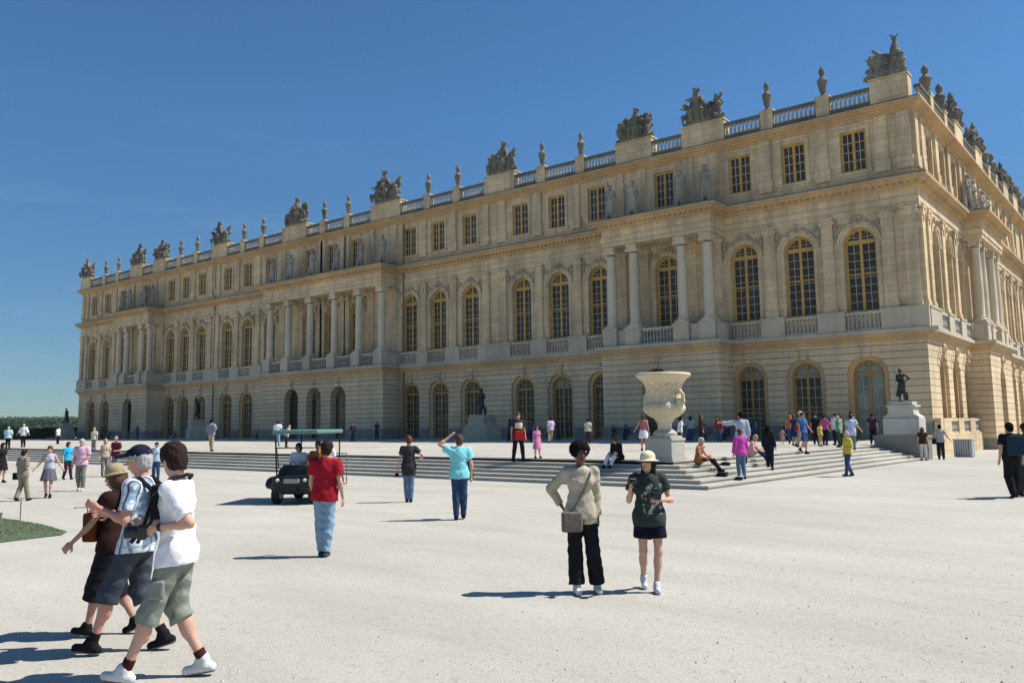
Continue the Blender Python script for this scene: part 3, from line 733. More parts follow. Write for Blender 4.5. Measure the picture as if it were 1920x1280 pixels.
# leg poses: knee, ankle (x out from the middle), toe pitch
LEG = {'stand': ((.095, .01, .50), (.10, -.03, .085), 0), 'fwd': ((.095, .17, .53), (.095, .30, .11), .25), 'rear': ((.095, .02, .50), (.095, -.32, .17), -.75),
       'mid': ((.095, .06, .50), (.095, .02, .085), 0), 'lift': ((.095, .14, .53), (.095, -.12, .22), -.5), 'wide': ((.14, .02, .50), (.19, -.02, .085), 0),
       'sfwd': ((.095, .08, .505), (.10, .16, .09), .1), 'srear': ((.095, .03, .50), (.095, -.14, .11), -.35),
       'sit': ((.12, .08, .46), (.12, .10, .085), 0), 'sit2': ((.10, .10, .45), (.10, .28, .085), .15), 'sitwide': ((.2, .1, .45), (.17, .18, .085), 0), 'chair': ((.1, .1, .5), (.1, .12, .085), 0)}
def joints(p):
    hip = V(*p.get('hip', (0, 0, 0))); pel = V(0, 0, .95)+hip
    Rt = rotz(R(p.get('twist', 0))) @ rotx(-R(p.get('lean', 0))) @ roty(R(p.get('tilt', 0)))
    up = lambda x, y, z: pel + Rt @ V(x, y, z-.95)
    sw = p.get('sw', .18)
    J = dict(pel=pel, Rt=Rt, waist=up(0, 0, 1.10), chest=up(0, 0, 1.27), neck=up(0, -.012, 1.47), head=up(0, .02, 1.625), sw=sw)
    J['Rh'] = Rt @ rotz(R(p.get('yaw', 0))) @ rotx(-R(p.get('nod', 0)))
    for s, n in ((-1, 'L'), (1, 'R')):
        sh = up(s*sw, -.005, 1.405); a = p.get('arm'+n, 'hang'); e, w = ARM[a] if isinstance(a, str) else a
        m = V(s, 1, 1); el = sh + Rt @ (V(*e)*m); wr = el + Rt @ (V(*w)*m)
        J['sh'+n], J['el'+n], J['wr'+n] = sh, el, wr
        k, an, t = LEG[p.get('leg'+n, 'stand')] if isinstance(p.get('leg'+n, 'stand'), str) else p['leg'+n]
        J['hi'+n] = pel+V(s*.088, 0, -.03); J['kn'+n] = V(*k)*m; J['an'+n] = V(*an)*m; J['tp'+n] = t
    return J
def bounds(J, m=.22):
    P = np.array([v for k, v in J.items() if isinstance(v, np.ndarray) and v.shape == (3,)]); lo = P.min(0)-m; hi = P.max(0)+m
    lo[2] = min(lo[2], -.02); return lo, hi
def torso(S, J, f, g=0.):
    Rt = J['Rt']; q = .93 if f else 1.
    S.ell(J['pel']+Rt@V(0, -.005, -.01), (.152*(1.06 if f else 1)+g, .115+g, .125+g), .04, Rt)
    S.ell(J['waist'], (.138*q+g, .10*q+g, .15+g), .05, Rt)
    S.ell(J['chest']+Rt@V(0, 0, .03), (.165*q+g, .115*q+g, .17+g), .05, Rt)
    for s in 'LR': S.cone(J['chest']+Rt@V(0, 0, .10), J['sh'+s], .075+g, .056+g*.7, .05)
    S.cone(J['neck']+Rt@V(0, -.01, -.03), (J['shL']+J['shR'])/2+Rt@V(0, 0, .0), .052+g*.5, .10+g*.5, .06)
    if f:
        for s in (-1, 1): S.ell(J['chest']+Rt@V(s*.07, .075, .02), (.062+g*.4, .055+g*.35, .066+g*.4), .05, Rt)
def hand(S, w, el, s, fine, grip=.5):
    d = (w-el)/np.linalg.norm(w-el); lat = np.cross(d, V(1, 0, 0)); lat /= np.linalg.norm(lat)+1e-9; nrm = np.cross(lat, d)*(-s)
    if not fine:
        S.cone(w, w+d*.10, .026, .027, .015); S.cone(w+d*.03, w+d*.075+lat*.045, .013, .012, .01); return
    M3 = np.stack([lat, nrm, d], 1)
    S.ell(w+d*.055, (.041, .017, .052), .012, M3)
    for i, (o, ln) in enumerate(((.030, .068), (.011, .078), (-.009, .074), (-.028, .058))):
        a = w+d*.095+lat*o; b = a+(d*math.cos(grip)+nrm*math.sin(grip))*ln*.5; c = b+(d*math.cos(grip*2.2)+nrm*math.sin(grip*2.2))*ln*.5
        S.cone(a, b, .0095, .009, .004); S.cone(b, c, .009, .0075, .003)
    a = w+d*.03+lat*.03; b = a+(lat*.7+d*.7+nrm*.25)*.04; S.cone(a, b, .012, .0105, .006); S.cone(b, b+(d*.9+nrm*.4)*.032, .0105, .0085, .004)
def body_sdf(J, h, f, fine, girth=1.):
    lo, hi = bounds(J); S = Sdf(lo, hi, h); torso(S, J, f, -.012)
    hd = J['head']; Rh = J['Rh']
    S.cone(J['neck']+V(0, 0, -.03), hd+Rh@V(0, -.02, -.06), .056 if not f else .048, .05 if not f else .044, .02)
    S.ell(hd+Rh@V(0, -.008, .02), (.076, .094, .10), .02, Rh); S.ell(hd+Rh@V(0, .022, -.055), (.056, .066, .068), .035, Rh)
    S.cone(hd+Rh@V(0, .088, .012), hd+Rh@V(0, .105, -.022), .010, .015, .012)
    for s in (-1, 1):
        S.ell(hd+Rh@V(s*.078, -.005, -.005), (.010, .022, .032), .006, Rh)
        if fine:
            S.ell(hd+Rh@V(s*.033, .094, .018), (.017, .014, .012), .008, Rh, op='s'); S.cone(hd+Rh@V(s*.015, .090, .036), hd+Rh@V(s*.05, .078, .036), .008, .007, .01)
    if fine: S.ell(hd+Rh@V(0, .088, -.055), (.024, .012, .006), .005, Rh); S.ell(hd+Rh@V(0, .087, -.067), (.020, .012, .007), .005, Rh)
    for s, n in ((-1, 'L'), (1, 'R')):
        sh, el, wr = J['sh'+n], J['el'+n], J['wr'+n]; k = .88 if f else 1.
        S.cone(sh, el, .050*k*girth, .037*k*girth, .03); S.cone(el, wr, .037*k*girth, .025*k, .02); S.ell(el*.75+wr*.25, (.039*k*girth,)*3, .03)
        hand(S, wr, el, s, fine)
        hi_, kn, an = J['hi'+n], J['kn'+n], J['an'+n]
        S.cone(hi_, kn, .078*girth, .050*girth, .04); S.cone(kn, an, .05*girth, .034, .03); S.ell(kn*.68+an*.32+V(0, -.015, 0), (.05*girth, .052*girth, .09), .04)
        S.cone(an, an+V(0, .13*math.cos(J['tp'+n]), -.055+.13*math.sin(J['tp'+n])), .030, .022, .02)
    return S
def shirt_sdf(J, h, f, sleeve=.5, loose=.018, hem=.86, fold=0., flare=0., neck=.07, vneck=0):
    lo, hi = bounds(J, .22+flare); S = Sdf(lo, hi, h); torso(S, J, f, loose)
    Rt = J['Rt']; z0 = hem-.95
    bot = J['pel']+Rt@V(0, 0, z0-.05)
    for t in (0, .5, 1):
        c = J['waist']*(1-t)+bot*t; S.ell(c, (.148+loose*.8+flare*t, .108+loose*.8+flare*t*.8, .13), .04, Rt)
    for n in 'LR':
        sh, el, wr = J['sh'+n], J['el'+n], J['wr'+n]; L = loose
        if sleeve <= 0: continue
        if sleeve <= 1: S.cone(sh, sh+(el-sh)*sleeve, .056+L, .055+L*1.2-(.008*sleeve), .03, flat=True)
        else: S.cone(sh, el, .056+L, .047+L, .03); S.cone(el, el+(wr-el)*(sleeve-1), .047+L, .036+L, .02, flat=True)
    
    for n in 'LR': S.cone(J['hi'+n]+V(0, 0, .05), J['hi'+n]*.65+J['kn'+n]*.35, .095+loose, .088+loose, .04)
    S.ell(J['pel']+V(0, 0, -.06), (.163+loose, .125+loose, .15), .04)
    S.cut(J['pel']+Rt@V(0, 0, z0), -Rt@V(0, 0, 1.))
    S.ell(J['neck']+Rt@V(0, .02, .045), (neck, neck+.01, .05+vneck), 0, Rt, op='s')
    if vneck: S.ell(J['neck']+Rt@V(0, .1, -.02), (.045, .06, .10), 0, Rt, op='s')
    if sleeve <= 0:
        for n, s in (('L', -1), ('R', 1)): S.ell(J['sh'+n]+Rt@V(s*.03, 0, -.02), (.05, .07, .08), 0, Rt, op='s')
    if fold: S.warp(lambda X, Y, Z: fold*(np.sin(X*24+Z*14+3*np.sin(Z*11+Y*7))*np.sin(Z*26+Y*19+3*np.sin(X*9))+.6*np.sin(X*47-Z*31+2*np.sin(Y*23))))
    return S
def pants_sdf(J, h, f, length=1., loose=.014, fold=0., flare=0., drop=0.):
    lo, hi = bounds(J, .2+flare); S = Sdf(lo, hi, h); Rt = J['Rt']
    S.ell(J['pel']+V(0, -.005, -.01), (.160+loose*.4, .118+loose*.4, .13), .03)
    for n in 'LR':
        hi_, kn, an = J['hi'+n], J['kn'+n], J['an'+n]; lk = np.linalg.norm(kn-hi_); la = np.linalg.norm(an-kn); T = length*(lk+la)
        if T <= lk: S.cone(hi_, hi_+(kn-hi_)*(T/lk), .086+loose*.6, .086-.025*(T/lk)+loose+flare, .04, flat=True)
        else:
            t = min(1., (T-lk)/la); S.cone(hi_, kn, .086+loose*.6, .062+loose, .04)
            S.cone(kn, kn+(an-kn)*t, .063+loose, .063-.016*t+loose+flare, .03, flat=True); S.ell(kn*.68+an*.32+V(0, -.012, 0), (.058+loose, .060+loose, .11), .03) if t > .6 else None
    if drop: S.ell(J['pel']+V(0, 0, -.15-drop), (.17+loose, .13+loose, .2+drop), .06)
    S.cut(J['pel']+V(0, 0, .09), (0, 0, 1))
    if fold: S.warp(lambda X, Y, Z: fold*(np.sin(X*22+Z*13+2*np.sin(Z*9))*np.sin(Z*31+Y*17+3*np.sin(X*12+Y*8))+.6*np.sin(Z*52+X*21+3*np.sin(Y*14))))
    return S
def skirt_sdf(J, h, hem, flare=.08, top=1.04, fold=.008):
    lo, hi = bounds(J, .2+flare); S = Sdf(lo, hi, h)
    mid = (J['hiL']+J['hiR'])/2; kc = (J['knL']+J['knR'])/2; b = mid*.4+kc*.6; b = V(b[0], b[1], hem)
    dx = abs(J['knR'][1]-J['knL'][1])*.5*min(1, (.95-hem)/.45)
    for t in np.linspace(0, 1, 6):
        c = J['pel']*(1-t)+b*t; S.ell(c, (.165+flare*t, .13+flare*t+dx*t, .13), .08)
    S.cut(V(0, 0, hem), (0, 0, -1)); S.cut(V(0, 0, top), (0, 0, 1))
    S.warp(lambda X, Y, Z: fold*np.sin(np.arctan2(Y, X)*11)*np.clip((top-Z)*2.5, 0, 1)); return S
def shoe_sdf(J, n, h, sole=.0, big=1.):
    an = J['an'+n]; t = J['tp'+n]; d = V(0, math.cos(t), math.sin(t)); u = V(0, -math.sin(t), math.cos(t)); q = an-u*.048
    S = Sdf(an-.25, an+.27, h)
    S.cone(q-d*.045, q+d*.14, .040*big, .036*big, .02); S.cone(q+u*.02, an+u*.022, .047*big, .045*big, .02)
    S.cone(q+d*.06+u*.012, an+d*.03+u*.02, .034*big, .036*big, .02)
    S.cut(q-u*.037, -u); return S
def head_obj(root, J, name, S, mat):
    o = link(name, S.mesh(name), mat, root); Rh = J['Rh']; m = Matrix.Identity(4)
    for i in range(3):
        for j in range(3): m[i][j] = Rh[i][j]
        m[i][3] = J['head'][i]
    o.matrix_parent_inverse = Matrix.Identity(4); o.matrix_local = m; return o
def hair_sdf(style, h):
    S = Sdf((-.2, -.25, -.36), (.2, .2, .25), h)
    if style == 'afro': S.ell((0, -.015, .055), (.128, .125, .115), .02); S.warp(lambda X, Y, Z: .006*np.sin(X*90)*np.sin(Y*80)*np.sin(Z*85)); S.ell((0, .12, -.03), (.085, .085, .095), 0, op='s')
    elif style == 'bald': S.ell((0, -.03, -.01), (.083, .085, .075), .02); S.cut((0, 0, .045), (0, 0, 1)); S.cut((0, .03, 0), (0, 1, 0)); S.cut((0, 0, -.07), (0, 0, -1))
    else:
        S.ell((0, -.012, .032), (.087, .105, .104), .02); S.ell((0, -.05, -.02), (.078, .062, .09), .03)
        if style == 'long': S.cone((0, -.06, -.02), (0, -.075, -.24), .085, .07, .04); [S.cone((s*.05, -.03, 0), (s*.075, -.02, -.19), .045, .03, .03) for s in (-1, 1)]
        if style == 'bob': S.ell((0, -.035, -.03), (.10, .095, .11), .03)
        if style == 'bun': S.ell((0, -.12, .05), (.045, .045, .045), .02)
        if style == 'tail': S.cone((0, -.1, .05), (0, -.15, -.14), .035, .02, .02)
        if style == 'messy': S.ell((0, -.0, .06), (.092, .108, .085), .03)
        S.ell((0, .115, -.045), (.073, .085, .088), 0, op='s')
        if style not in ('long', 'bob'): S.cut((0, 0, -.085), (0, 0, -1))
        S.warp(lambda X, Y, Z: .006*np.sin(X*95+Z*30+2*np.sin(Y*40))*np.sin(Y*85+Z*40+2*np.sin(X*35)))
    return S
def cloth(name, col, var=.2, rough=.9): return plain(name, col, rough, .12, var, 22, bmp=.014)
SKIN = {'fair': plain('fair skin', (.56, .33, .235), .55, .35, .08, 25), 'tan': plain('tanned skin', (.42, .235, .155), .55, .35, .08, 25), 'brown': plain('brown skin', (.14, .065, .04), .5, .4, .1, 25), 'pink': plain('sunburnt skin', (.58, .28, .20), .55, .35, .08, 25)}
HAIRC = {'dark': plain('dark brown hair', (.026, .015, .011), .8, .15, .4, 60, bmp=.012), 'black': plain('black hair', (.008, .006, .006), .9, .08, .4, 60, bmp=.012), 'brown': plain('brown hair', (.085, .045, .025), .7, .3, .4, 60, bmp=.012),
         'red': plain('auburn hair', (.14, .035, .018), .7, .3, .4, 60, bmp=.012), 'grey': plain('grey hair', (.42, .40, .37), .75, .3, .2, 60, bmp=.012), 'blond': plain('blond hair', (.45, .31, .15), .7, .3, .3, 60, bmp=.012)}
LIPS = plain('lips', (.36, .11, .09), .5, .3, .1); LIPSD = plain('dark lips', (.10, .03, .025), .5, .3, .1)
FINE = plain('pale paint', (.8, .8, .8))
DARKG = plain('dark sunglass lens', (.008, .008, .009), .15, .6, .1)
def person(label, loc, face, H, pose=None, skin='fair', hair='short', hc='dark', top=('white', (.8, .8, .8)), sleeve=.45, loose=.018, hem=.87, flare=0., neck=.07, vneck=0,
           bottom=('jeans', (.05, .08, .16)), blen=1., bloose=.014, bflare=0., skirt=None, shoes=('black shoe', (.02, .02, .02)), f=False, h=.022, fine=False, hat=None, glasses=False, fold=0., group=None, girth=1., tmat=None, bmat=None, socks=None, extra=None, pname='person', ncut=True):
    pose = dict(pose or {}); 
    if f: pose.setdefault('sw', .165)
    J = joints(pose); a = R(face); hv = FWD*math.cos(a)+RGT*math.sin(a); rz = math.atan2(hv.y, hv.x)-math.pi/2
    r = empty('person', loc, rz, H/1.75); tag(r, label, 'person', group)
    link('body', body_sdf(J, h, f, fine, girth).mesh('body'), SKIN[skin], r)
    if top: link('top', shirt_sdf(J, h, f, sleeve, loose, hem, fold, flare, neck, vneck).mesh('top'), tmat or cloth(*top), r)
    if skirt: link('skirt', skirt_sdf(J, h, skirt[0], skirt[1]).mesh('skirt'), bmat or cloth(*bottom), r)
    elif bottom: link('shorts' if blen < .75 else 'trousers', pants_sdf(J, h, f, blen, bloose, fold, bflare).mesh('trousers'), bmat or cloth(*bottom), r)
    for n in 'LR':
        so = link('shoe', shoe_sdf(J, n, min(h, .014)).mesh('shoe'), cloth(*shoes), r)
        if fine:
            S = shoe_sdf(J, n, .007, big=1.10); t = J['tp'+n]; u = V(0, -math.sin(t), math.cos(t)); S.cut(J['an'+n]-u*.068, u); link('sole', S.mesh('sole'), plain('grey rubber sole', (.16, .16, .165)), so)
        if socks: S = Sdf(J['an'+n]-.12, J['an'+n]+.2, min(h, .014)); d = J['kn'+n]-J['an'+n]; d /= np.linalg.norm(d); S.cone(J['an'+n], J['an'+n]+d*.10, .041, .045, .01, flat=True); link('sock', S.mesh('sock'), cloth(*socks), r)
    if fine:
        S = Sdf((-.05, .06, -.09), (.05, .12, -.03), .004); S.ell((0, .0985, -.0555), (.022, .008, .0045), .002); S.ell((0, .0975, -.0655), (.019, .008, .006), .002); head_obj(r, J, 'lips', S, LIPS if skin != 'brown' else LIPSD)
    if hair: head_obj(r, J, 'hair', hair_sdf(hair, min(h, .012)), HAIRC[hc])
    if glasses:
        S = Sdf((-.12, -.05, -.06), (.12, .14, .08), .006)
        for s in (-1, 1): S.ell((s*.034, .098, .016), (.030, .010, .020), .004); S.cone((s*.062, .088, .02), (s*.082, .0, .015), .004, .004, .002)
        S.cone((-.03, .104, .02), (.03, .104, .02), .005, .005, .004); head_obj(r, J, 'sunglasses', S, DARKG)
    elif fine:
        S = Sdf((-.07, .05, -.02), (.07, .12, .05), .004)
        for s in (-1, 1): S.ell((s*.033, .082, .016), (.013, .009, .007), 0)
        head_obj(r, J, 'eyes', S, DARKG)
    if hat:
        kind, hn, hcol = hat; S = Sdf((-.24, -.24, -.1), (.24, .26, .2), .009)
        if kind == 'sun': S.ell((0, -.01, .075), (.098, .112, .082), .02); S.ell((0, -.005, .028), (.165, .175, .014), .03); S.warp(lambda X, Y, Z: .05*(X**2+Y**2)*8*.6)
        elif kind == 'cap': S.ell((0, -.01, .045), (.090, .108, .095), .01); S.cut((0, 0, .035), (0, 0, -1)); S.cone((0, .08, .045), (0, .165, .035), .06, .045, .0); S.cut((0, 0, .033), (0, 0, -1)); S.warp(lambda X, Y, Z: np.where(Y > .10, np.abs(Z-.045)*1.+.0-.012, 0).astype(np.float32))
        else: S.ell((0, -.01, .07), (.095, .108, .085), .02); S.ell((0, -.005, .03), (.135, .145, .015), .02)
        head_obj(r, J, 'cap' if kind == 'cap' else 'hat', S, cloth(hn, hcol))
    if extra: extra(r, J)
    return r
def strap(r, J, pts, w=.018, mat=None, name='strap'):
    g = MB(); g.tube([tuple(p) for p in pts], w, 6); g.build(name, mat or cloth('black strap', (.02, .02, .022)), r)
def bag(r, J, c, size, mat, name='bag', rz=0.):
    S = Sdf(V(*c)-max(size)*.75-.05, V(*c)+max(size)*.75+.05, .012)
    S.ell(c, (size[0]*.62, size[1]*.62, size[2]*.62), .0); S.warp(lambda X, Y, Z: np.float32(0))
    X = (S.lo[0]+S.h*np.arange(S.n[0]))[:, None, None]-c[0]; Y = (S.lo[1]+S.h*np.arange(S.n[1]))[None, :, None]-c[1]; Z = (S.lo[2]+S.h*np.arange(S.n[2]))[None, None, :]-c[2]
    if rz: X, Y = X*math.cos(rz)+Y*math.sin(rz), -X*math.sin(rz)+Y*math.cos(rz)
    rr = .025; qx, qy, qz = np.abs(X)-size[0]/2+rr, np.abs(Y)-size[1]/2+rr, np.abs(Z)-size[2]/2+rr
    S.D = (np.sqrt(np.maximum(qx, 0)**2+np.maximum(qy, 0)**2+np.maximum(qz, 0)**2)+np.minimum(np.maximum(np.maximum(qx, qy), qz), 0)-rr).astype(np.float32)
    return link(name, S.mesh(name), mat, r)

# ------------------------------------------------------------------ sculpture on the roof and porticoes
ORD = ['', 'second', 'third', 'fourth', 'fifth', 'sixth', 'seventh', 'eighth', 'ninth', 'tenth', 'eleventh', 'twelfth', 'thirteenth', 'fourteenth']
def nth(i, first='nearest the corner'): return first if i == 0 else ORD[i]+' from the corner'
def trophy_mesh(seed):
    rd = random.Random(seed); S = Sdf((-2.1, -.8, -.1), (2.1, .9, 3.7), .042)
    S.ell((0, 0, .2), (1.6, .5, .5), .2)
    cx = rd.uniform(-.35, .35)
    def fig(x, z, sc, lean, helm=True):
        c = lambda a, b_: (x+a*sc+lean*b_*.15, .1, z+b_*sc)
        S.cone(c(0, .2), c(0, 1.15), .34*sc, .27*sc, .06); S.cone(c(-.26, 1.1), c(.26, 1.12), .15*sc, .15*sc, .08); S.cone(c(0, 1.2), c(.02, 1.42), .1*sc, .1*sc, .05); S.ell(c(.03, 1.56), (.15*sc, .17*sc, .19*sc), .03)
        if helm: S.cone(c(-.12, 1.66), c(.18, 1.86), .09*sc, .06*sc, .04); S.cone(c(-.2, 1.72), c(-.3, 1.5), .08*sc, .04*sc, .05)
        for s in (-1, 1):
            S.cone((c(s*.3, 1.08)[0], .15, c(0, 1.08)[2]), (c(s*rd.uniform(.5, .75), 0)[0], .35, c(0, rd.uniform(.55, 1.35))[2]), .12*sc, .08*sc, .05)
            S.cone((c(s*.18, .25)[0], .25, c(0, .35)[2]), (c(s*.35, 0)[0], .62, c(0, .35)[2]), .19*sc, .14*sc, .08); S.cone((c(s*.35, 0)[0], .62, c(0, .33)[2]), (c(s*.38, 0)[0], .55, max(0, z-.2)), .14*sc, .1*sc, .05)
    fig(cx, .62, 1.12 if seed % 2 else 1.25, rd.uniform(-1, 1))
    sd_ = rd.choice((-1, 1)); fig(cx+sd_*rd.uniform(.8, 1.0), .45, rd.uniform(.78, .98), rd.uniform(-1, 1), rd.random() < .5)
    for s in (-1, 1):
        x = s*rd.uniform(.9, 1.25); S.ell((x, .28, rd.uniform(.6, .9)), (rd.uniform(.35, .5), .14, rd.uniform(.45, .65)), .05, roty(rd.uniform(-.5, .5)))
        for k in range(rd.randint(3, 5)):
            x0 = s*rd.uniform(.2, .7); S.cone((x0, -.15, .6), (s*rd.uniform(.8, 1.5), -.15, rd.uniform(1.2, 2.2)), .16, rd.uniform(.06, .13), .06)
        for k in range(3):
            a = (s*rd.uniform(.6, 1.4), -.1, rd.uniform(.9, 1.9)); S.ell(a, (rd.uniform(.16, .3), .14, rd.uniform(.2, .4)), .07, roty(rd.uniform(-1, 1)))
        S.cone((s*.4, 0, .3), (s*1.65, 0, rd.uniform(.1, .5)), .35, .14, .1)
    for k in range(26): S.ell((rd.uniform(-1.35, 1.35), rd.uniform(-.2, .5), rd.uniform(.1, 1.55)), [rd.uniform(.14, .30) for _ in range(3)], .05)
    S.ell((cx*.5, 0, .75), (1.05, .4, .75), .2)
    S.warp(lambda X, Y, Z: .045*np.sin(X*15+2*np.sin(Z*9))*np.sin(Z*13+Y*9)+.032*np.sin(X*33+Y*14)*np.sin(Z*29+X*5))
    S.cut((0, 0, 0), (0, 0, -1)); return S.mesh('trophy_group')
def corner_trophy_mesh():
    rd = random.Random(5); S = Sdf((-1.6, -.9, -.1), (1.6, .9, 3.6), .05)
    S.ell((.1, 0, .3), (1.2, .55, .6), .2)
    S.cone((-.35, 0, .6), (-.42, 0, 2.2), .42, .24, .12); S.cone((-.42, 0, 2.2), (-.42, .02, 2.55), .18, .1, .05); S.ell((-.44, .02, 2.68), (.15, .16, .19), .03); S.cone((-.5, 0, 2.8), (-.22, 0, 3.05), .1, .05, .04); S.cone((-.45, 0, 2.85), (-.62, 0, 2.95), .08, .05, .04)
    S.ell((.45, .1, 1.3), (.62, .35, .6), .15); S.ell((.1, 0, .8), (1.0, .4, .8), .2); S.cone((.35, 0, 1.5), (.72, 0, 2.15), .2, .12, .06); S.ell((.75, 0, 2.2), (.15, .15, .13), .04)
    S.ell((.95, .1, 1.45), (.22, .3, .4), .08); S.cone((.9, 0, 1.4), (1.3, 0, 1.75), .1, .07, .04); S.cone((.3, 0, .5), (1.3, 0, .25), .35, .2, .1)
    S.cone((-.5, .3, 1.9), (-.95, .3, 1.0), .14, .1, .06); S.ell((-.75, .3, .9), (.3, .2, .45), .1)
    for k in range(16): S.ell((rd.uniform(-.9, 1.1), rd.uniform(.1, .45), rd.uniform(.2, 1.5)), [rd.uniform(.1, .2) for _ in range(3)], .04)
    S.warp(lambda X, Y, Z: .04*np.sin(X*14+2*np.sin(Z*9))*np.sin(Z*13+Y*9)); S.cut((0, 0, 0), (0, 0, -1)); return S.mesh('trophy_group')
TM = [trophy_mesh(s) for s in (1, 2, 3, 4, 6)]; TC = corner_trophy_mesh()
WORDS = ['with a helmeted figure seated among shields and flags', 'of captives and standards', 'with two seated warriors and raised spears', 'of armour with one tall central figure', 'of piled arms under a plumed helmet']
for i, (u, hw) in enumerate(TROPH):
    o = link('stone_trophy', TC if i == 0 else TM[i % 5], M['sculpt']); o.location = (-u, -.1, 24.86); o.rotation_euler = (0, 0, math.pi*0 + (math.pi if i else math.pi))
    o.scale = (.98, 1, .92) if i else (1.1, 1.1, .96)
    if i: o.scale = (1.0, 1.1, 1.04)
    if hw > 1.9: o.scale = (1.15, 1.2, 1.22)
    tag(o, 'stone group %s, %s on the long roofline' % (('of a tall figure and armour', 'at the corner') if i == 0 else ('of armed figures', nth(i))), 'roof sculpture', 'stone trophy groups along the long roofline')
for i, (u, hw) in enumerate(TR2):
    o = link('stone_trophy', TM[(i*2+1) % 5], M['sculpt']); o.location = (.1, u, 24.86); o.rotation_euler = (0, 0, -math.pi/2); o.scale = (.9, 1, .85)
    tag(o, 'stone group of figures above the sunlit side wing, %s' % nth(i), 'roof sculpture', 'stone trophy groups on the side wing roof')
UM = lathe_mesh('urn', [(.36, 0), (.36, .1), (.2, .16), (.15, .32), (.28, .42), (.27, .5), (.30, .62), (.38, .95), (.42, 1.12), (.44, 1.16), (.42, 1.22), (.30, 1.3), (.2, 1.45), (.14, 1.52), (.2, 1.62), (.26, 1.78), (.24, 1.95), (.12, 2.12), (.05, 2.22)], 12)
for i, u in enumerate(URN):
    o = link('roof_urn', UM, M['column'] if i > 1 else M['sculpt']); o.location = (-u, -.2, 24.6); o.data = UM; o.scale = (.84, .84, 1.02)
    tag(o, 'stone urn on the long roof balustrade, %s of fourteen' % nth(i), 'urn', 'stone urns along the long roof balustrade')
UMs = UM.copy(); UMs.materials.clear(); UMs.materials.append(M['sculpt'])
for i, u in enumerate(UR2):
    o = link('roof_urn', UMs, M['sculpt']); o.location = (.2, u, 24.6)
    tag(o, 'dark stone urn on the roof of the sunlit side wing, %s' % nth(i), 'urn', 'urns on the side wing roof')
UM.materials.clear(); UM.materials.append(M['sculpt'])
def statue_mesh(seed):
    rd = random.Random(seed); p = dict(armL=rd.choice(['hip', 'bent', 'hang', 'raise']), armR=rd.choice(['hold', 'hang', 'up', 'bent']), legL='stand', legR='sfwd', yaw=rd.uniform(-30, 30), tilt=rd.uniform(-5, 5))
    J = joints(p); S = body_sdf(J, .035, seed % 2 == 0, False, 1.1); T = skirt_sdf(J, .035, .06, .08, 1.2, .02); n = np.minimum(S.n, T.n)
    lo, hi = bounds(J, .35); S = Sdf(lo, hi, .035); torso(S, J, seed % 2 == 0, .03)
    for s, n in ((-1, 'L'), (1, 'R')):
        S.cone(J['sh'+n], J['el'+n], .07, .055, .04); S.cone(J['el'+n], J['wr'+n], .055, .045, .03); S.cone(J['hi'+n], J['kn'+n], .12, .1, .06); S.cone(J['kn'+n], J['an'+n], .1, .09, .06)
    S.cone(J['neck'], J['head'], .06, .06, .03); S.ell(J['head'], (.09, .11, .13), .03); S.ell(J['head']+V(0, -.03, .04), (.1, .11, .11), .03)
    if seed % 2 == 0: S.cone((0, 0, 1.0), (0, 0, .05), .17, .27, .06)
    else: S.cone((.16, -.12, .9), (.2, -.12, 0), .09, .14, .05)
    sx = rd.choice((-1, 1)); S.cone((sx*.2, -.1, 1.3), (sx*.28, -.12, .2), .08, .12, .05)
    S.warp(lambda X, Y, Z: .014*np.sin(np.arctan2(Y, X)*9+Z*3)); S.cut((0, 0, 0), (0, 0, -1)); return S.mesh('statue')
SM = [statue_mesh(s) for s in (21, 22, 23, 24)]
base_g = MB(); base_g.box(-.42, .42, -.36, .36, 0, .24); BASE = base_g.mesh('statue_base')
k = 0
for pk, nm, Fx, rot, P in (((13.1, 22.9), 'right hand portico', Ff, math.pi, 2.4), ((47.95, 67.9), 'wide middle portico', Ff, math.pi, 2.4), ((92.6, 102.4), 'far left portico', Ff, math.pi, 2.4), ((13.8, 23.6), 'side wing portico', Fr, -math.pi/2, 1.35)):
    for i, u in enumerate(p_cols[pk]):
        r = empty('portico_statue', Fx(u, P-.75, 17.99), rot); n = len(p_cols[pk])
        tag(r, 'standing stone figure on top of the %s, %s' % (nm, 'nearest the corner' if i == 0 else ORD[i]+' from the corner'), 'statue', 'stone figures standing on the porticoes')
        b = link('base', BASE, M['column'], r); s = link('figure', SM[(k*3+i) % 4], M['sculpt2'], r); s.location = (0, 0, .24); s.scale = (1.75, 1.75, 1.66); k += 1
# ------------------------------------------------------------------ marble vase on the corner of the steps
vx, vy = -1.2, -33.55
vase = empty('marble_vase', (vx, vy, TZ)); tag(vase, 'huge carved cream marble vase on a square pedestal at the corner of the steps', 'vase')
vase['label'] = 'huge carved cream marble vase on a square pedestal at the corner of the steps'
g = MB(); g.box(-.51, .51, -.51, .51, 0, .10); g.box(-.47, .47, -.47, .47, .10, .66); g.box(-.5, .5, -.5, .5, .66, .74); g.box(-.42, .42, -.42, .42, .74, .82)
g.lathe(0, 0, [(.40, .82), (.41, .9), (.34, .98), (.27, 1.02)], 28); g.build('pedestal', M['white_stone'], vase, smooth=True)
S = Sdf((-1.05, -1.05, .95), (1.05, 1.05, 3.0), .022)
prof = [(1.0, .25), (1.12, .235), (1.26, .25), (1.32, .30), (1.36, .33), (1.40, .34), (1.5, .52), (1.62, .66), (1.72, .70), (1.86, .69), (1.94, .60), (2.02, .565), (2.2, .56), (2.4, .585), (2.55, .63), (2.66, .72), (2.75, .82), (2.80, .90), (2.86, .93), (2.91, .91), (2.93, .86)]
Zs = S.lo[2]+S.h*np.arange(S.n[2]); rad = np.interp(Zs, [p[0] for p in prof], [p[1] for p in prof]).astype(np.float32)
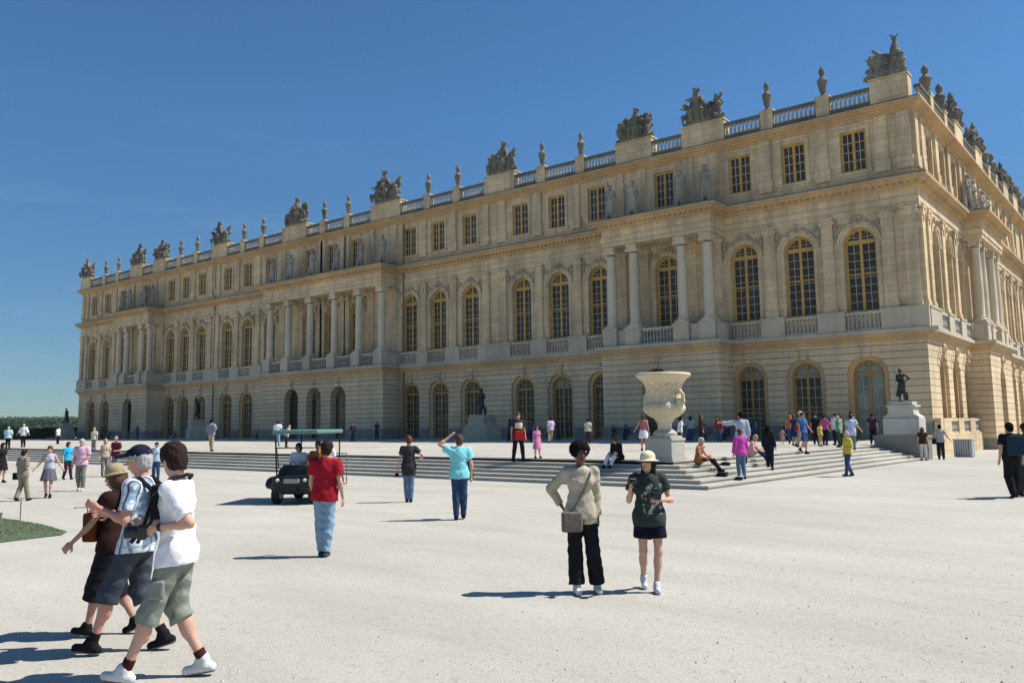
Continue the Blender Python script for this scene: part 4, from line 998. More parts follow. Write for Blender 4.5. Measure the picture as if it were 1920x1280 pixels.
X = (S.lo[0]+S.h*np.arange(S.n[0]))[:, None, None]; Y = (S.lo[1]+S.h*np.arange(S.n[1]))[None, :, None]; RR = np.sqrt(X*X+Y*Y); TH = np.arctan2(Y, X)
D = (RR-rad[None, None, :])*.8; Z3 = Zs[None, None, :]
relief = .022*np.sin(TH*17+3*np.sin(Z3*9))*np.sin(Z3*21+TH*5)+.014*np.sin(TH*31+Z3*13)*np.sin(Z3*37)
D = D-np.where((Z3 > 2.02) & (Z3 < 2.62), relief, 0)-np.where((Z3 > 1.4) & (Z3 < 1.8), .016*np.abs(np.sin(TH*9)), 0)
D = np.maximum(D, np.maximum(Z3-2.93, 1.0-Z3)); D = np.maximum(D, -np.maximum(RR-.78+(2.93-Z3)*.5, 2.5-Z3))
S.D = D.astype(np.float32); vb = S.mesh('bowl'); link('bowl', vb, M['cream_marble'], vase)
for a in (-.25, math.pi-.25, ):
    S = Sdf((.35, -.3, 1.5), (1.05, .3, 2.6), .02)
    pts = [(.62, 0, 1.72), (.76, 0, 1.80), (.86, 0, 1.95), (.84, 0, 2.18), (.72, 0, 2.30), (.6, 0, 2.22)]
    for p, q in zip(pts[:-1], pts[1:]): S.cone(p, q, .06, .055, .03)
    S.ell((.70, 0, 1.92), (.12, .11, .16), .04); S.ell((.80, 0, 1.90), (.05, .05, .05), .03)
    for s in (-1, 1): S.ell((.70, s*.11, 1.98), (.06, .05, .07), .03); S.cone((.60, s*.05, 2.05), (.55, s*.22, 2.2), .05, .035, .03)
    o = link('handle', S.mesh('handle'), M['cream_marble'], vase); o.rotation_euler = (0, 0, a)

# ------------------------------------------------------------------ cheek wall, bronze figures
g = MB(); g.box(.15, 2.46, -13.9, -12.3, -.1, 1.06); g.box(.1, 2.5, -13.94, -12.26, 1.06, 1.19)
o = g.build('cheek_wall', M['riser_stone']); tag(o, 'low grey stone wall closing the side steps under the white pedestal', 'low wall')
def bronze(loc, ph, sc, rz, lab_p, lab_s, w, pose, mat=None, steps=True):
    r = empty('pedestal', loc, rz); tag(r, lab_p, 'pedestal', 'pedestals of the bronze statues')
    mat = mat or M['white_stone']; h = ph
    g = MB(); g.box(-w*.62, w*.62, -w*.5, w*.5, 0, h*.50); g.build('base', mat, r)
    g = MB(); pts = [(-w*.62, h*.5), (w*.62, h*.5), (w*.6, h*.56), (w*.44, h*.64), (w*.42, h*.84), (-w*.42, h*.84), (-w*.44, h*.64), (-w*.6, h*.56)]
    g.prism(pts, -w*.42, w*.42); g.box(-w*.5, w*.5, -w*.45, w*.45, h*.843, h*.90); g.box(-w*.40, w*.40, -w*.36, w*.36, h*.902, h); g.build('die', mat, r)
    J = joints(pose); S = body_sdf(J, .02, False, False, 1.28); S.cone((.05, -.12, 1.4), (.1, -.17, .55), .10, .15, .06); S.cone((.0, -.02, 1.0), (.05, -.03, .72), .15, .17, .05); S.ell((-.16, -.16, .25), (.1, .1, .3), .04); S.ell(J['head']+V(0, -.02, .03), (.1, .115, .11), .02)
    S.cone((.14, -.1, .98), (.26, -.16, .35), .05, .09, .04); S.ell((0, 0, .0), (.28, .25, .06), .02); S.cut((0, 0, -.02), (0, 0, -1))
    o = link('bronze_statue', S.mesh('bronze_statue'), M['bronze']); o.location = (loc[0], loc[1], loc[2]+ph); o.rotation_euler = (0, 0, rz); o.scale = (sc,)*3
    tag(o, lab_s, 'statue', 'bronze statues along the palace')
POS = dict(legL='stand', legR='sfwd', armL='hip', armR='bent', tilt=4, yaw=25)
bronze((1.45, -13.2, 1.19), 1.68, .96, math.pi, 'pale stone pedestal on the low wall beside the right hand steps', 'dark bronze standing figure on the pale pedestal nearest the palace corner', 1.35, POS)
bronze((-33.2, -5, TZ), 2.1, 1.25, math.pi, 'grey stone pedestal in the palace shade left of the vase', 'dark bronze figure on a pedestal before the facade between vase and wide portico', 2.0, dict(legL='sfwd', legR='stand', armL='bent', armR='hang'), M['ledge'])
bronze((-79.3, -3.2, TZ), 2.3, 1.45, math.pi-.3, 'stone pedestal before the facade left of the wide middle portico', 'dark bronze figure with raised arm left of the wide middle portico', 1.9, dict(legL='stand', legR='sfwd', armL='raise', armR='hang', lean=6), M['ledge'])
bronze((-113.0, -3.5, TZ), 2.2, 1.25, math.pi, 'stone pedestal at the far left end of the palace', 'dark bronze figure at the far left end of the palace against the sky', 1.8, POS, M['ledge'])
# litter bin by the wing
r = empty('litter_bin', (2.35, -3.9, gz(2.35, -3.9))); tag(r, 'square grey slatted litter bin at the foot of the sunlit wing', 'litter bin')
g = MB(); [g.box(x-.045, x+.045, -.47, -.43, .06, 1.0) or g.box(x-.045, x+.045, .43, .47, .06, 1.0) or g.box(-.47, -.43, x-.045, x+.045, .06, 1.0) or g.box(.43, .47, x-.045, x+.045, .06, 1.0) for x in (-.38, -.25, -.125, 0, .125, .25, .38)]
g.build('slats', plain('grey bin paint', (.42, .43, .41), .7, .3, .2, 6), r)
g = MB(); g.box(-.41, .41, -.41, .41, .0, .95); g.build('liner', plain('dark liner', (.10, .10, .10)), r)
g = MB(); g.box(-.5, .5, -.5, .5, 1.0, 1.05); g.box(-.3, .3, -.3, .3, .951, 1.0); g.build('rim', plain('grey bin paint', (.42, .43, .41), .7, .3, .2, 6), r)

# ------------------------------------------------------------------ golf cart
CR = math.pi+R(32); cart = empty('golf_cart', (-5.82, -44.97, 0), CR)
def CW(x, y): return (-5.82+x*math.cos(CR)-y*math.sin(CR), -44.97+x*math.sin(CR)+y*math.cos(CR))
tag(cart, 'dark green golf cart with a teal canopy carrying passengers below the steps', 'golf cart')
GP = plain('dark green cart paint', (.006, .009, .009), .42, .4, .3, 4); GR = plain('black rubber', (.02, .02, .02), .8, .2, .3, 20); GM = plain('dull steel', (.3, .3, .3), .4, .5, .1, 10, .7)
def rbox(name, c, size, mat, parent, rr=.06, h=.02):
    S = Sdf(V(*c)-V(*size)/2-.08, V(*c)+V(*size)/2+.08, h)
    X = (S.lo[0]+h*np.arange(S.n[0]))[:, None, None]-c[0]; Y = (S.lo[1]+h*np.arange(S.n[1]))[None, :, None]-c[1]; Z = (S.lo[2]+h*np.arange(S.n[2]))[None, None, :]-c[2]
    q = [np.abs(a)-size[i]/2+rr for i, a in enumerate((X, Y, Z))]
    S.D = (np.sqrt(sum(np.maximum(a, 0)**2 for a in q))+np.minimum(np.maximum(np.maximum(q[0], q[1]), q[2]), 0)-rr).astype(np.float32)
    return link(name, S.mesh(name), mat, parent)
S = Sdf((-.75, -1.45, .05), (.75, 1.45, 1.15), .022)
S.box((0, .88, .52), (1.08, .62, .42), .10, .0); S.box((0, .68, .74), (1.0, .34, .34), .10, .10); S.box((0, -.05, .28), (1.1, 1.7, .14), .05, .05); S.box((0, -.02, .48), (1.02, .42, .36), .05, .04); S.box((0, -.72, .50), (1.12, .80, .44), .09, .05)
for x in (-.5, .5):
    S.cone((x, .86, .45), (x*1.16, .86, .45), .27, .25, .06); S.cone((x, -.72, .45), (x*1.16, -.72, .45), .27, .25, .06)
    for y in (.86, -.72): S.cone((x*.55, y, .235), (x*1.7, y, .235), .275, .275, 0, op='s')
S.cut((0, 0, .2), (0, 0, -1)); link('body', S.mesh('body'), GP, cart)
rbox('bumper', (0, 1.21, .36), (1.0, .08, .12), GR, cart, .03); rbox('grille', (0, 1.195, .60), (.42, .02, .12), GM, cart, .008, .01)
rbox('dashboard', (0, .50, .90), (1.0, .14, .12), GR, cart, .04)
g = MB(); g.tube([(-.55, .66, .92), (-.55, .80, 1.42), (.55, .80, 1.42), (.55, .66, .92)], .016, 5); g.build('windscreen_frame', GR, cart)
wg = MB(); hub = MB()
wp = [(.09*0, 0)]
g = MB(lambda x, y, z: (z, x, y)); g.lathe(0, 0, [(.12, -.09), (.21, -.09), (.235, -.06), (.235, .06), (.21, .09), (.12, .09)], 20); WM = g.mesh('tyre', True)
g = MB(lambda x, y, z: (z, x, y)); g.lathe(0, 0, [(.03, -.1), (.12, -.095), (.125, .095), (.03, .1)], 16); HM = g.mesh('rim', True)
for x in (-.49, .49):
    for y in (.86, -.72):
        w = empty('wheel', (x, y, .235)); w.parent = cart; link('tyre', WM, GR, w); link('rim', HM, GM, w)
rbox('seat', (0, -.1, .72), (1.1, .5, .14), plain('cream cart seat', (.45, .42, .34)), cart); rbox('seat', (0, -.80, .78), (1.1, .45, .12), plain('cream cart seat', (.45, .42, .34)), cart)
rbox('seat_back', (0, -.40, .98), (1.1, .1, .38), plain('cream cart seat', (.45, .42, .34)), cart)
S = Sdf((-.85, -1.6, 1.75), (.85, 1.35, 2.05), .02); rbox('canopy', (0, -.08, 1.83), (1.25, 2.15, .11), plain('teal canopy', (.10, .22, .215), .5, .4, .1, 3), cart, .04)
for x in (-.56, .56):
    for y0, y1 in ((.72, .92), (-.98, -1.05)):
        g = MB(); g.tube([(x, y0, .55), (x, (y0+y1)/2, 1.2), (x*.98, y1, 1.80)], .02, 6); g.build('canopy_post', GR, cart)
g = MB(); g.tube([(-.3, .45, .85), (-.3, .28, 1.02)], .02, 6); pts = [(-.3+.17*math.cos(t*math.pi/6), .27+.04*math.sin(t*math.pi/6), 1.03+.15*math.sin(t*math.pi/6)) for t in range(13)]; g.tube(pts, .014, 5); g.build('steering_wheel', GR, cart)
g = MB(); g.box(-.45, .45, .63, .655, .86, .92); g.build('dashboard_rail', GR, cart)
for x in (-.36, .36):
    g = MB(lambda a, b, z: (a, z, b)); g.lathe(x, .62, [(.04, 1.16), (.045, 1.24), (.03, 1.26)], 12); g.build('headlight', plain('headlight glass', (.6, .6, .55), .2, .5), cart)
g = MB(); fr = [(.62, -1.1, 1.2), (.62, -1.5, 1.2), (.62, -1.5, .35), (.62, -1.1, .35)]; g.tube(fr, .016, 5); g.tube([(-.62, a[1], a[2]) for a in fr], .016, 5); g.tube([(.62, -1.5, 1.2), (-.62, -1.5, 1.2)], .016, 5); g.tube([(.62, -1.5, .35), (-.62, -1.5, .35)], .016, 5); g.build('rear_rack', GM, cart)
def seated(label, x, y, z, face, H, **k):
    p = dict(hip=(0, -.34, -.47), legL='chair', legR='chair', armL='lap', armR='lap'); p.update(k.pop('pose', {}))
    return person(label, (x, y, z), face, H, p, **k)

# ------------------------------------------------------------------ visitors
def plaid_mat():
    m, nt, b = new_mat('blue and white plaid cotton'); tc = nd(nt, 'ShaderNodeTexCoord'); sp = nd(nt, 'ShaderNodeSeparateXYZ'); nt.links.new(tc.outputs['Object'], sp.inputs[0])
    ad = nd(nt, 'ShaderNodeMath', operation='ADD'); nt.links.new(sp.outputs[0], ad.inputs[0]); nt.links.new(sp.outputs[1], ad.inputs[1])
    def line(src, freq, th):
        m1 = nd(nt, 'ShaderNodeMath', operation='MULTIPLY'); nt.links.new(src, m1.inputs[0]); m1.inputs[1].default_value = freq
        s1 = nd(nt, 'ShaderNodeMath', operation='SINE'); nt.links.new(m1.outputs[0], s1.inputs[0]); g1 = nd(nt, 'ShaderNodeMath', operation='GREATER_THAN'); nt.links.new(s1.outputs[0], g1.inputs[0]); g1.inputs[1].default_value = th; return g1.outputs[0]
    c = mixc(nt, line(ad.outputs[0], 85, .55), (.70, .75, .80), (.22, .34, .46)); c = mixc(nt, line(sp.outputs[2], 85, .8), c, (.40, .48, .56)); c = mixc(nt, line(ad.outputs[0], 42, .93), c, (.05, .07, .12))
    nt.links.new(c, b.inputs['Base Color']); b.inputs['Roughness'].default_value = .9; return m
def print_mat(name, base, ink, lo, hi, wx, thr=.5, scale=22, cx=0.):
    m, nt, b = new_mat(name); tc = nd(nt, 'ShaderNodeTexCoord'); sp = nd(nt, 'ShaderNodeSeparateXYZ'); nt.links.new(tc.outputs['Object'], sp.inputs[0])
    def rng(src, a, b_):
        m1 = nd(nt, 'ShaderNodeMath', operation='GREATER_THAN'); nt.links.new(src, m1.inputs[0]); m1.inputs[1].default_value = a
        m2 = nd(nt, 'ShaderNodeMath', operation='LESS_THAN'); nt.links.new(src, m2.inputs[0]); m2.inputs[1].default_value = b_
        m3 = nd(nt, 'ShaderNodeMath', operation='MULTIPLY'); nt.links.new(m1.outputs[0], m3.inputs[0]); nt.links.new(m2.outputs[0], m3.inputs[1]); return m3.outputs[0]
    def mul(a, b_): q = nd(nt, 'ShaderNodeMath', operation='MULTIPLY'); nt.links.new(a, q.inputs[0]); nt.links.new(b_, q.inputs[1]); return q.outputs[0]
    n = noise(nt, tc.outputs['Object'], scale, 2); gt = nd(nt, 'ShaderNodeMath', operation='GREATER_THAN'); nt.links.new(n, gt.inputs[0]); gt.inputs[1].default_value = thr
    k = mul(mul(rng(sp.outputs[2], lo, hi), rng(sp.outputs[0], cx-wx, cx+wx)), mul(rng(sp.outputs[1], 0, 1), gt.outputs[0]))
    nt.links.new(mixc(nt, k, base, ink), b.inputs['Base Color']); b.inputs['Roughness'].default_value = .9; return m
WHITE = ('white cotton', (.80, .80, .82)); JEANS = ('blue denim', (.045, .085, .17)); LJEANS = ('washed blue denim', (.22, .34, .46)); BLACKC = ('black cotton', (.014, .014, .018)); KHAKI = ('khaki cotton', (.42, .35, .22)); NAVY = ('navy cotton', (.02, .03, .07))
WSH = ('white leather', (.75, .75, .76)); LEA = cloth('taupe leather', (.15, .13, .105)); BLK = cloth('black nylon', (.014, .014, .016))
camG = plain('black camera body', (.015, .015, .016), .4, .5, .3, 30)
def camera_thing(label, loc, rz, s=1.):
    r = empty('camera', loc, rz, s); tag(r, label, 'camera'); rbox('camera_body', (0, 0, .05), (.14, .06, .095), camG, r, .012, .008)
    g = MB(lambda a, b, z: (a, z, b)); g.lathe(0, .05, [(.038, .02), (.04, .08), (.036, .11), (.028, .112)], 14); g.build('lens', camG, r); return r
def P_(r, J, v):                # a point of a figure in the world
    s = r.scale[0]; a = r.rotation_euler[2]; return (r.location[0]+s*(v[0]*math.cos(a)-v[1]*math.sin(a)), r.location[1]+s*(v[0]*math.sin(a)+v[1]*math.cos(a)), r.location[2]+s*v[2])

# trio in the left foreground
WALKL = dict(legL=((.095, .16, .52), (.095, .33, .095), .12), legR=((.095, .03, .50), (.095, -.19, .105), -.15))
def ex1(r, J):
    for s, n in ((-1, 'L'), (1, 'R')): bag(r, J, tuple(J['hi'+n]*.42+J['kn'+n]*.58+V(s*.088, 0, 0)), (.035, .13, .15), cloth('grey green cargo cotton', (.23, .25, .21)), 'cargo_pocket')
    strap(r, J, [(.10, -.03, 1.47), (.05, -.07, 1.505), (-.03, -.06, 1.515), (-.09, .05, 1.485), (-.14, .155, 1.36), (-.18, .20, 1.15), (-.15, .30, 1.03)], .016)
    strap(r, J, [(.0, -.05, 1.51), (-.085, .02, 1.495), (-.155, .12, 1.38), (-.205, .13, 1.2), (-.19, .24, 1.03)], .013)
    g = MB(); a, b = J['wrL'], J['elL']; d = (b-a)/np.linalg.norm(b-a); g.tube([tuple(a+d*.02), tuple(a+d*.045)], .032, 8); g.build('wristwatch', camG, r)
man1 = person('man in a white t-shirt and grey cargo shorts striding left in the foreground', (6.22, -55.82, 0), 268, 1.83, dict(WALKL, armL=((.06, -.16, -.24), (-.04, .26, -.02)), armR=((.03, .02, -.28), (-.10, .22, .03)), yaw=-38, nod=8, lean=3),
    hair='messy', hc='dark', top=('white tshirt cotton', (.82, .82, .85)), sleeve=.8, loose=.013, hem=.85, flare=.012, bottom=('grey green cargo cotton', (.23, .25, .21)), blen=.59, bloose=.019, bflare=.016, shoes=('white leather', (.62, .62, .62)), socks=('dark red sock', (.06, .012, .015)), h=.011, fine=True, fold=.006, extra=ex1)
Jm = joints(dict(WALKL, armL=((.06, -.16, -.24), (-.04, .26, -.02)), lean=3))
camera_thing('black camera hanging from the white t-shirt man\'s strap at his waist', P_(man1, Jm, (-.15, .22, 1.05)), man1.rotation_euler[2]+.3, 1.2)
def ex2(r, J):
    bag(r, J, (0, -.20, 1.24), (.26, .12, .36), BLK, 'backpack'); [strap(r, J, [(s*.12, -.15, 1.38), (s*.125, -.05, 1.475), (s*.13, .10, 1.40), (s*.14, .13, 1.22), (s*.16, -.02, 1.06)], .022, BLK, 'shoulder_strap') for s in (-1, 1)]
    g = MB(); g.tube([tuple(J['head']+V(-.085, -.02, .02)), tuple(J['head']+V(-.075, .08, .015))], .006, 5); g.build('spectacles', GM, r)
person('man in a blue plaid shirt and dark cap pointing left', (5.19, -55.60, 0), 272, 1.80, dict(legL=((.095, .19, .52), (.095, .32, .10), .1), legR=((.095, .02, .50), (.095, -.22, .12), -.3), armL=((.05, .03, -.27), (-.02, .235, .10)), armR=((.03, .10, -.25), (-.02, .25, .0)), nod=5),
    skin='pink', hair='short', hc='grey', sleeve=.72, loose=.014, hem=.85, flare=.01, tmat=plaid_mat(), bottom=('slate cotton', (.055, .065, .085)), blen=.60, bloose=.022, bflare=.014, shoes=('black shoe', (.012, .012, .014)), socks=('black sock', (.014, .014, .016)), hat=('cap', 'navy cap cotton', (.012, .016, .035)), h=.011, fine=True, fold=.005, extra=ex2)
def ex3(r, J): bag(r, J, (-.04, .19, 1.12), (.28, .15, .30), cloth('brown leather', (.13, .04, .015)), 'shoulder_bag'); strap(r, J, [(.1, -.06, 1.47), (-.02, .12, 1.40), (-.1, .17, 1.25)], .014, cloth('brown leather', (.13, .04, .015)))
person('person in straw hat, brown top and black knee trousers, leftmost of the walking trio', (4.40, -55.42, 0), 275, 1.60, dict(legL=((.095, .12, .52), (.095, .20, .10), .1), legR=((.095, .02, .50), (.095, -.22, .13), -.4), armL=((.07, .14, -.25), (.03, .17, -.17)), armR='bent', nod=10),
    skin='tan', hair='bob', hc='brown', girth=.92, top=('dark rust cotton', (.028, .012, .010)), sleeve=.3, loose=.025, bottom=BLACKC, blen=.67, bloose=.045, bflare=.005, shoes=('black shoe', (.012, .012, .014)), hat=('small', 'straw', (.36, .29, .18)), f=True, h=.012, fine=True, fold=.004, extra=ex3)

# two women
def exw(r, J):
    strap(r, J, [(-.09, -.10, 1.44), (-.12, -.01, 1.485), (-.10, .12, 1.38), (-.02, .165, 1.22), (.08, .165, 1.05), (.15, .14, .94)], .012, LEA); bag(r, J, (.14, .165, .84), (.25, .08, .235), LEA, 'shoulder_bag', .1)
    S = shirt_sdf(J, .012, True, 1.9, .010, .80, .003, .03, .09); S.ell((0.02, .22, 1.15), (.075, .16, .45), .0, op='s'); link('jacket', S.mesh('jacket'), cloth('beige linen', (.42, .375, .255)), r)
person('woman with short curly black hair, beige jacket and black trousers, hand on hip', (6.90, -51.05, 0), 176, 1.72, dict(armR=((.18, -.12, -.20), (-.12, .06, -.20)), armL=((.025, .0, -.29), (.005, .03, -.24)), legL=((.12, .05, .50), (.17, .02, .085), .0), legR=((.085, .02, .50), (.085, .08, .085), 0), yaw=8),
    skin='brown', hair='afro', hc='black', top=('stone jersey', (.44, .39, .30)), sleeve=.4, loose=.014, hem=.86, bottom=('black trouser cloth', (.013, .013, .017)), blen=.97, bloose=.020, bflare=.028, shoes=('white leather', (.68, .70, .74)), f=True, h=.011, fine=True, glasses=True, fold=.004, extra=exw)
W2P = dict(armR=((.09, .06, -.26), (-.01, .14, .17)), armL=((.12, .02, -.26), (-.17, .19, .02)), legR=((.085, -.03, .50), (.07, -.22, .14), -.45), legL=((.10, .05, .50), (.06, .08, .085), 0), yaw=-32, nod=-2)
w2 = person('woman in a cream sun hat, dark green printed t-shirt and black shorts', (7.51, -50.53, 0), 184, 1.60, W2P, skin='fair', hair='long', hc='dark', sleeve=.55, loose=.030, hem=.82, flare=.01,
    tmat=print_mat('dark green printed cotton', (.022, .032, .027), (.30, .33, .33), .98, 1.36, .13, .56, 17, -.03), bottom=('navy short cloth', (.008, .009, .02)), blen=.30, bloose=.03, bflare=.02, shoes=('pale trainer', (.55, .56, .60)), f=True, h=.011, fine=True, glasses=True, hat=('sun', 'cream canvas', (.72, .64, .45)), fold=.004)
J2 = joints(dict(W2P, sw=.165))
camera_thing('black camera held at the chest of the woman in the cream sun hat', P_(w2, J2, J2['wrL']+V(.06, .05, .0)), w2.rotation_euler[2], 1.)
camera_thing('small dark camera raised in the right hand of the woman in the cream sun hat', P_(w2, J2, J2['wrR']+V(-.02, .06, .05)), w2.rotation_euler[2]+.4, .7)

# middle distance
person('man in a red polo shirt and pale blue jeans seen from behind', (2.23, -51.04, 0), 6, 1.73, dict(armL=((.06, .06, -.27), (.0, .12, -.20)), armR=((.07, -.03, -.28), (.03, .08, -.23)), legL=((.07, .03, .50), (.045, .02, .085), 0), legR=((.07, .0, .50), (.04, -.04, .085), 0), yaw=5, tilt=2),
    hair='messy', hc='dark', top=('red polo cotton', (.32, .012, .025)), sleeve=.6, loose=.030, hem=.84, bottom=LJEANS, bloose=.020, shoes=('dark shoe', (.05, .06, .09)), h=.012, fine=True, fold=.005, neck=.06)
person('woman in a dark long top and jeans seen from behind, hand on hip', (-3.17, -43.80, 0), 350, 1.70, dict(armR='hip', armL=((.08, -.02, -.28), (.05, .03, -.25)), legL=((.06, .01, .50), (.05, .0, .085), 0), legR=((.06, .0, .50), (.05, -.03, .085), 0)),
    hair='short', hc='red', top=('charcoal jersey', (.035, .033, .034)), sleeve=.55, hem=.70, loose=.02, flare=.02, bottom=('denim', (.10, .17, .26)), f=True, h=.016, fold=.003, extra=lambda r, J: bag(r, J, tuple(J['wrL']+V(-.02, 0, -.16)), (.10, .07, .11), BLK, 'camera_case'))
def ext(r, J): bag(r, J, (.22, .12, 1.02), (.16, .28, .34), BLK, 'shoulder_bag'); strap(r, J, [(-.08, -.06, 1.47), (.06, .1, 1.38), (.2, .12, 1.18)], .014)
person('man in a turquoise t-shirt and dark jeans shading his head with one hand', (.64, -46.14, 0), 350, 1.76, dict(armL='head', armR=((.07, -.03, -.28), (.0, .03, -.24)), legL=((.07, .01, .50), (.07, -.02, .085), 0), legR=((.09, .02, .50), (.10, .12, .10), 0), yaw=12),
    hair='short', hc='brown', top=('turquoise cotton', (.22, .62, .66)), sleeve=.6, hem=.84, loose=.035, flare=.01, bottom=('indigo denim', (.035, .06, .13)), h=.014, fold=.004, extra=ext)
person('woman in a yellow top and blue jeans walking left below the steps', (3.14, -28.29, 0), 266, 1.58, dict(legL=((.12, .10, .50), (.13, .17, .10), .1), legR=((.12, .0, .50), (.14, -.20, .10), -.2), armL='bent', armR='hang'), hair='short', hc='grey', top=('yellow cotton', (.55, .52, .06)), sleeve=.8, hem=.88, loose=.04, bottom=('blue denim', (.045, .075, .17)), f=True, h=.018)
def exbp(r, J): bag(r, J, (0, -.23, 1.22), (.32, .18, .46), cloth('navy nylon', (.02, .035, .06)), 'backpack')
person('man in dark clothes with a navy backpack walking away at the right edge', (9.04, -34.84, 0), 5, 1.86, dict(legL='srear', legR='sfwd', armL='hang'), hair='short', hc='black', top=('black tshirt', (.013, .013, .015)), sleeve=.6, loose=.03, bottom=('black trouser', (.012, .012, .014)), bloose=.03, h=.016, fold=.003, extra=exbp)
person('man in dark clothes cut by the right edge beside the backpack man', (9.30, -34.3, 0), 355, 1.84, dict(legL='sfwd', legR='srear'), hair='short', hc='dark', top=('dark navy cotton', (.02, .022, .04)), sleeve=1.9, bottom=('dusk trouser', (.05, .045, .07)), h=.02)
person('woman in a black dress with pale legs by the left edge of the forecourt', (-22.3, -46.3, 0), 100, 1.5, dict(legL='mid', legR='srear'), hair='bob', hc='dark', top=BLACKC, sleeve=.6, bottom=BLACKC, skirt=(.55, .06), f=True, h=.022)
person('woman in an olive trouser suit with a dark bag at the left', (-12.75, -49.38, 0), 20, 1.42, dict(legL='srear', legR='sfwd', armR='bent'), hair='short', hc='dark', top=('olive linen', (.25, .23, .17)), sleeve=.8, hem=.80, loose=.03, bottom=('olive linen', (.25, .23, .17)), bflare=.02, f=True, h=.018, extra=lambda r, J: bag(r, J, (-.30, .0, .84), (.12, .24, .24), BLK, 'handbag'))
person('woman in striped top and dark skirt striding forward at the left', (-13.23, -48.47, 0), 165, 1.50, dict(legL='sfwd', legR='srear', armL='side', armR='side'), hair='bun', hc='brown', top=('white and grey stripes', (.45, .45, .52)), sleeve=0, hem=.95, loose=.012, bottom=('slate skirt cloth', (.12, .12, .15)), skirt=(.58, .08), f=True, h=.018, shoes=('black shoe', (.02, .02, .02)))
person('woman in a bright blue top and dark trousers walking behind the pink shirt man', (-22.0, -44.0, 0), 120, 1.48, dict(legL='sfwd', legR='srear'), hair='bob', hc='dark', top=('bright blue cotton', (.03, .38, .62)), sleeve=.8, bottom=('plum cotton', (.05, .02, .04)), f=True, h=.022)
person('man in pink shirt and grey trousers walking forward at the left', (-15.17, -46.64, 0), 175, 1.66, dict(legL='mid', legR='srear', armL='bent'), skin='pink', hair='short', hc='grey', top=('pink cotton', (.62, .40, .52)), sleeve=.7, hem=.86, loose=.035, bottom=('grey green trouser', (.18, .19, .16)), shoes=('pale shoe', (.6, .6, .6)), h=.018)
person('bald man with a maroon top behind the trio', (-21.9, -42.1, 0), 200, 1.68, dict(armL='bent'), skin='tan', hair='bald', hc='dark', top=('maroon cotton', (.10, .018, .03)), sleeve=.6, bottom=('grey cloth', (.2, .2, .2)), h=.022)
person('fair haired woman in a sleeveless beige top behind the trio', (-23.2, -41.9, 0), 150, 1.55, dict(), hair='bob', hc='blond', top=('beige cotton', (.45, .38, .27)), sleeve=0, bottom=('grey cloth', (.2, .2, .2)), f=True, h=.022)
person('dark haired woman in pale blue just behind the walking trio', (-17.8, -42.6, 0), 170, 1.45, dict(), skin='tan', hair='short', hc='dark', top=('pale blue cotton', (.40, .52, .62)), sleeve=.6, bottom=JEANS, f=True, h=.022)

# passengers of the cart (facing the camera side)
seated('dark haired passenger in a pale blue shirt on the front seat of the cart', *CW(.27, .25), .36, 187, 1.6, hair='bob', hc='black', top=('pale blue shirt', (.50, .56, .70)), sleeve=.8, bottom=('black cotton', (.014, .014, .018)), f=True, h=.02, skin='tan')
seated('driver in an orange top on the front seat of the cart', *CW(-.27, .25), .36, 187, 1.66, hair='short', hc='dark', top=('orange cotton', (.32, .10, .03)), sleeve=.6, bottom=NAVY, h=.02, skin='tan')
seated('passenger in a white top and red trousers on the rear seat of the cart', *CW(-.3, -1.05), .42, 7, 1.62, hair='short', hc='dark', top=('white cotton', (.80, .80, .82)), sleeve=.6, bottom=('red cotton', (.28, .02, .03)), f=True, h=.02)
# on the steps
ST = dict(hip=(0, -.62, -.60), legL=((.12, -.22, .52), (.11, .06, .085), 0), legR=((.12, -.20, .50), (.11, .12, .085), 0), armL='knee', armR='lap')
def stair(label, loc, face, H, pose=None, **k): p = dict(ST); p.update(pose or {}); return person(label, loc, face, H, p, **k)
stair('woman with red hair, black top and white trousers sitting on the front steps', (-2.6, -34.92, .467), 225, 1.68, dict(lean=22, nod=25, armL='lap'), hair='bob', hc='red', top=BLACKC, sleeve=1.8, bottom=('white trouser cotton', (.70, .70, .76)), f=True, h=.016)
stair('grey haired man in a brown waistcoat sitting on the side steps', (.45, -33.2, .35), 118, 1.7, dict(lean=10), skin='pink', hair='short', hc='grey', top=('ochre brown cloth', (.30, .13, .035)), sleeve=0, bottom=('black trouser', (.012, .012, .014)), h=.018)
person('woman in a magenta hooded top and jeans standing at the foot of the side steps', (1.2, -33.0, .117), 345, 1.62, dict(), hair='short', hc='red', top=('magenta fleece', (.50, .07, .34)), sleeve=1.9, hem=.82, loose=.04, bottom=('denim', (.10, .17, .26)), f=True, h=.018)
person('tall man in pale blue shirt pointing left with outstretched arm on the side steps', (.02, -30.1, .467), 5, 1.84, dict(armL='out', yaw=30), hair='short', hc='black', top=('pale grey blue shirt', (.38, .44, .54)), sleeve=1.8, hem=.85, loose=.03, bottom=NAVY, h=.018)
stair('person in pale pink top sitting on the side steps beside the pointing man', (.45, -29.0, .467), 125, 1.6, dict(lean=20), hair='short', hc='blond', top=('pale pink cotton', (.62, .38, .36)), sleeve=1.8, bottom=NAVY, f=True, h=.02)
person('person in black with long hair standing on the side steps', (.86, -29.7, .233), 40, 1.60, dict(legL=((.06, 0, .5), (.06, 0, .085), 0)), hair='long', hc='black', top=('black cloth', (.012, .014, .022)), sleeve=1.9, hem=.7, bottom=('navy black cloth', (.012, .014, .03)), f=True, h=.018)
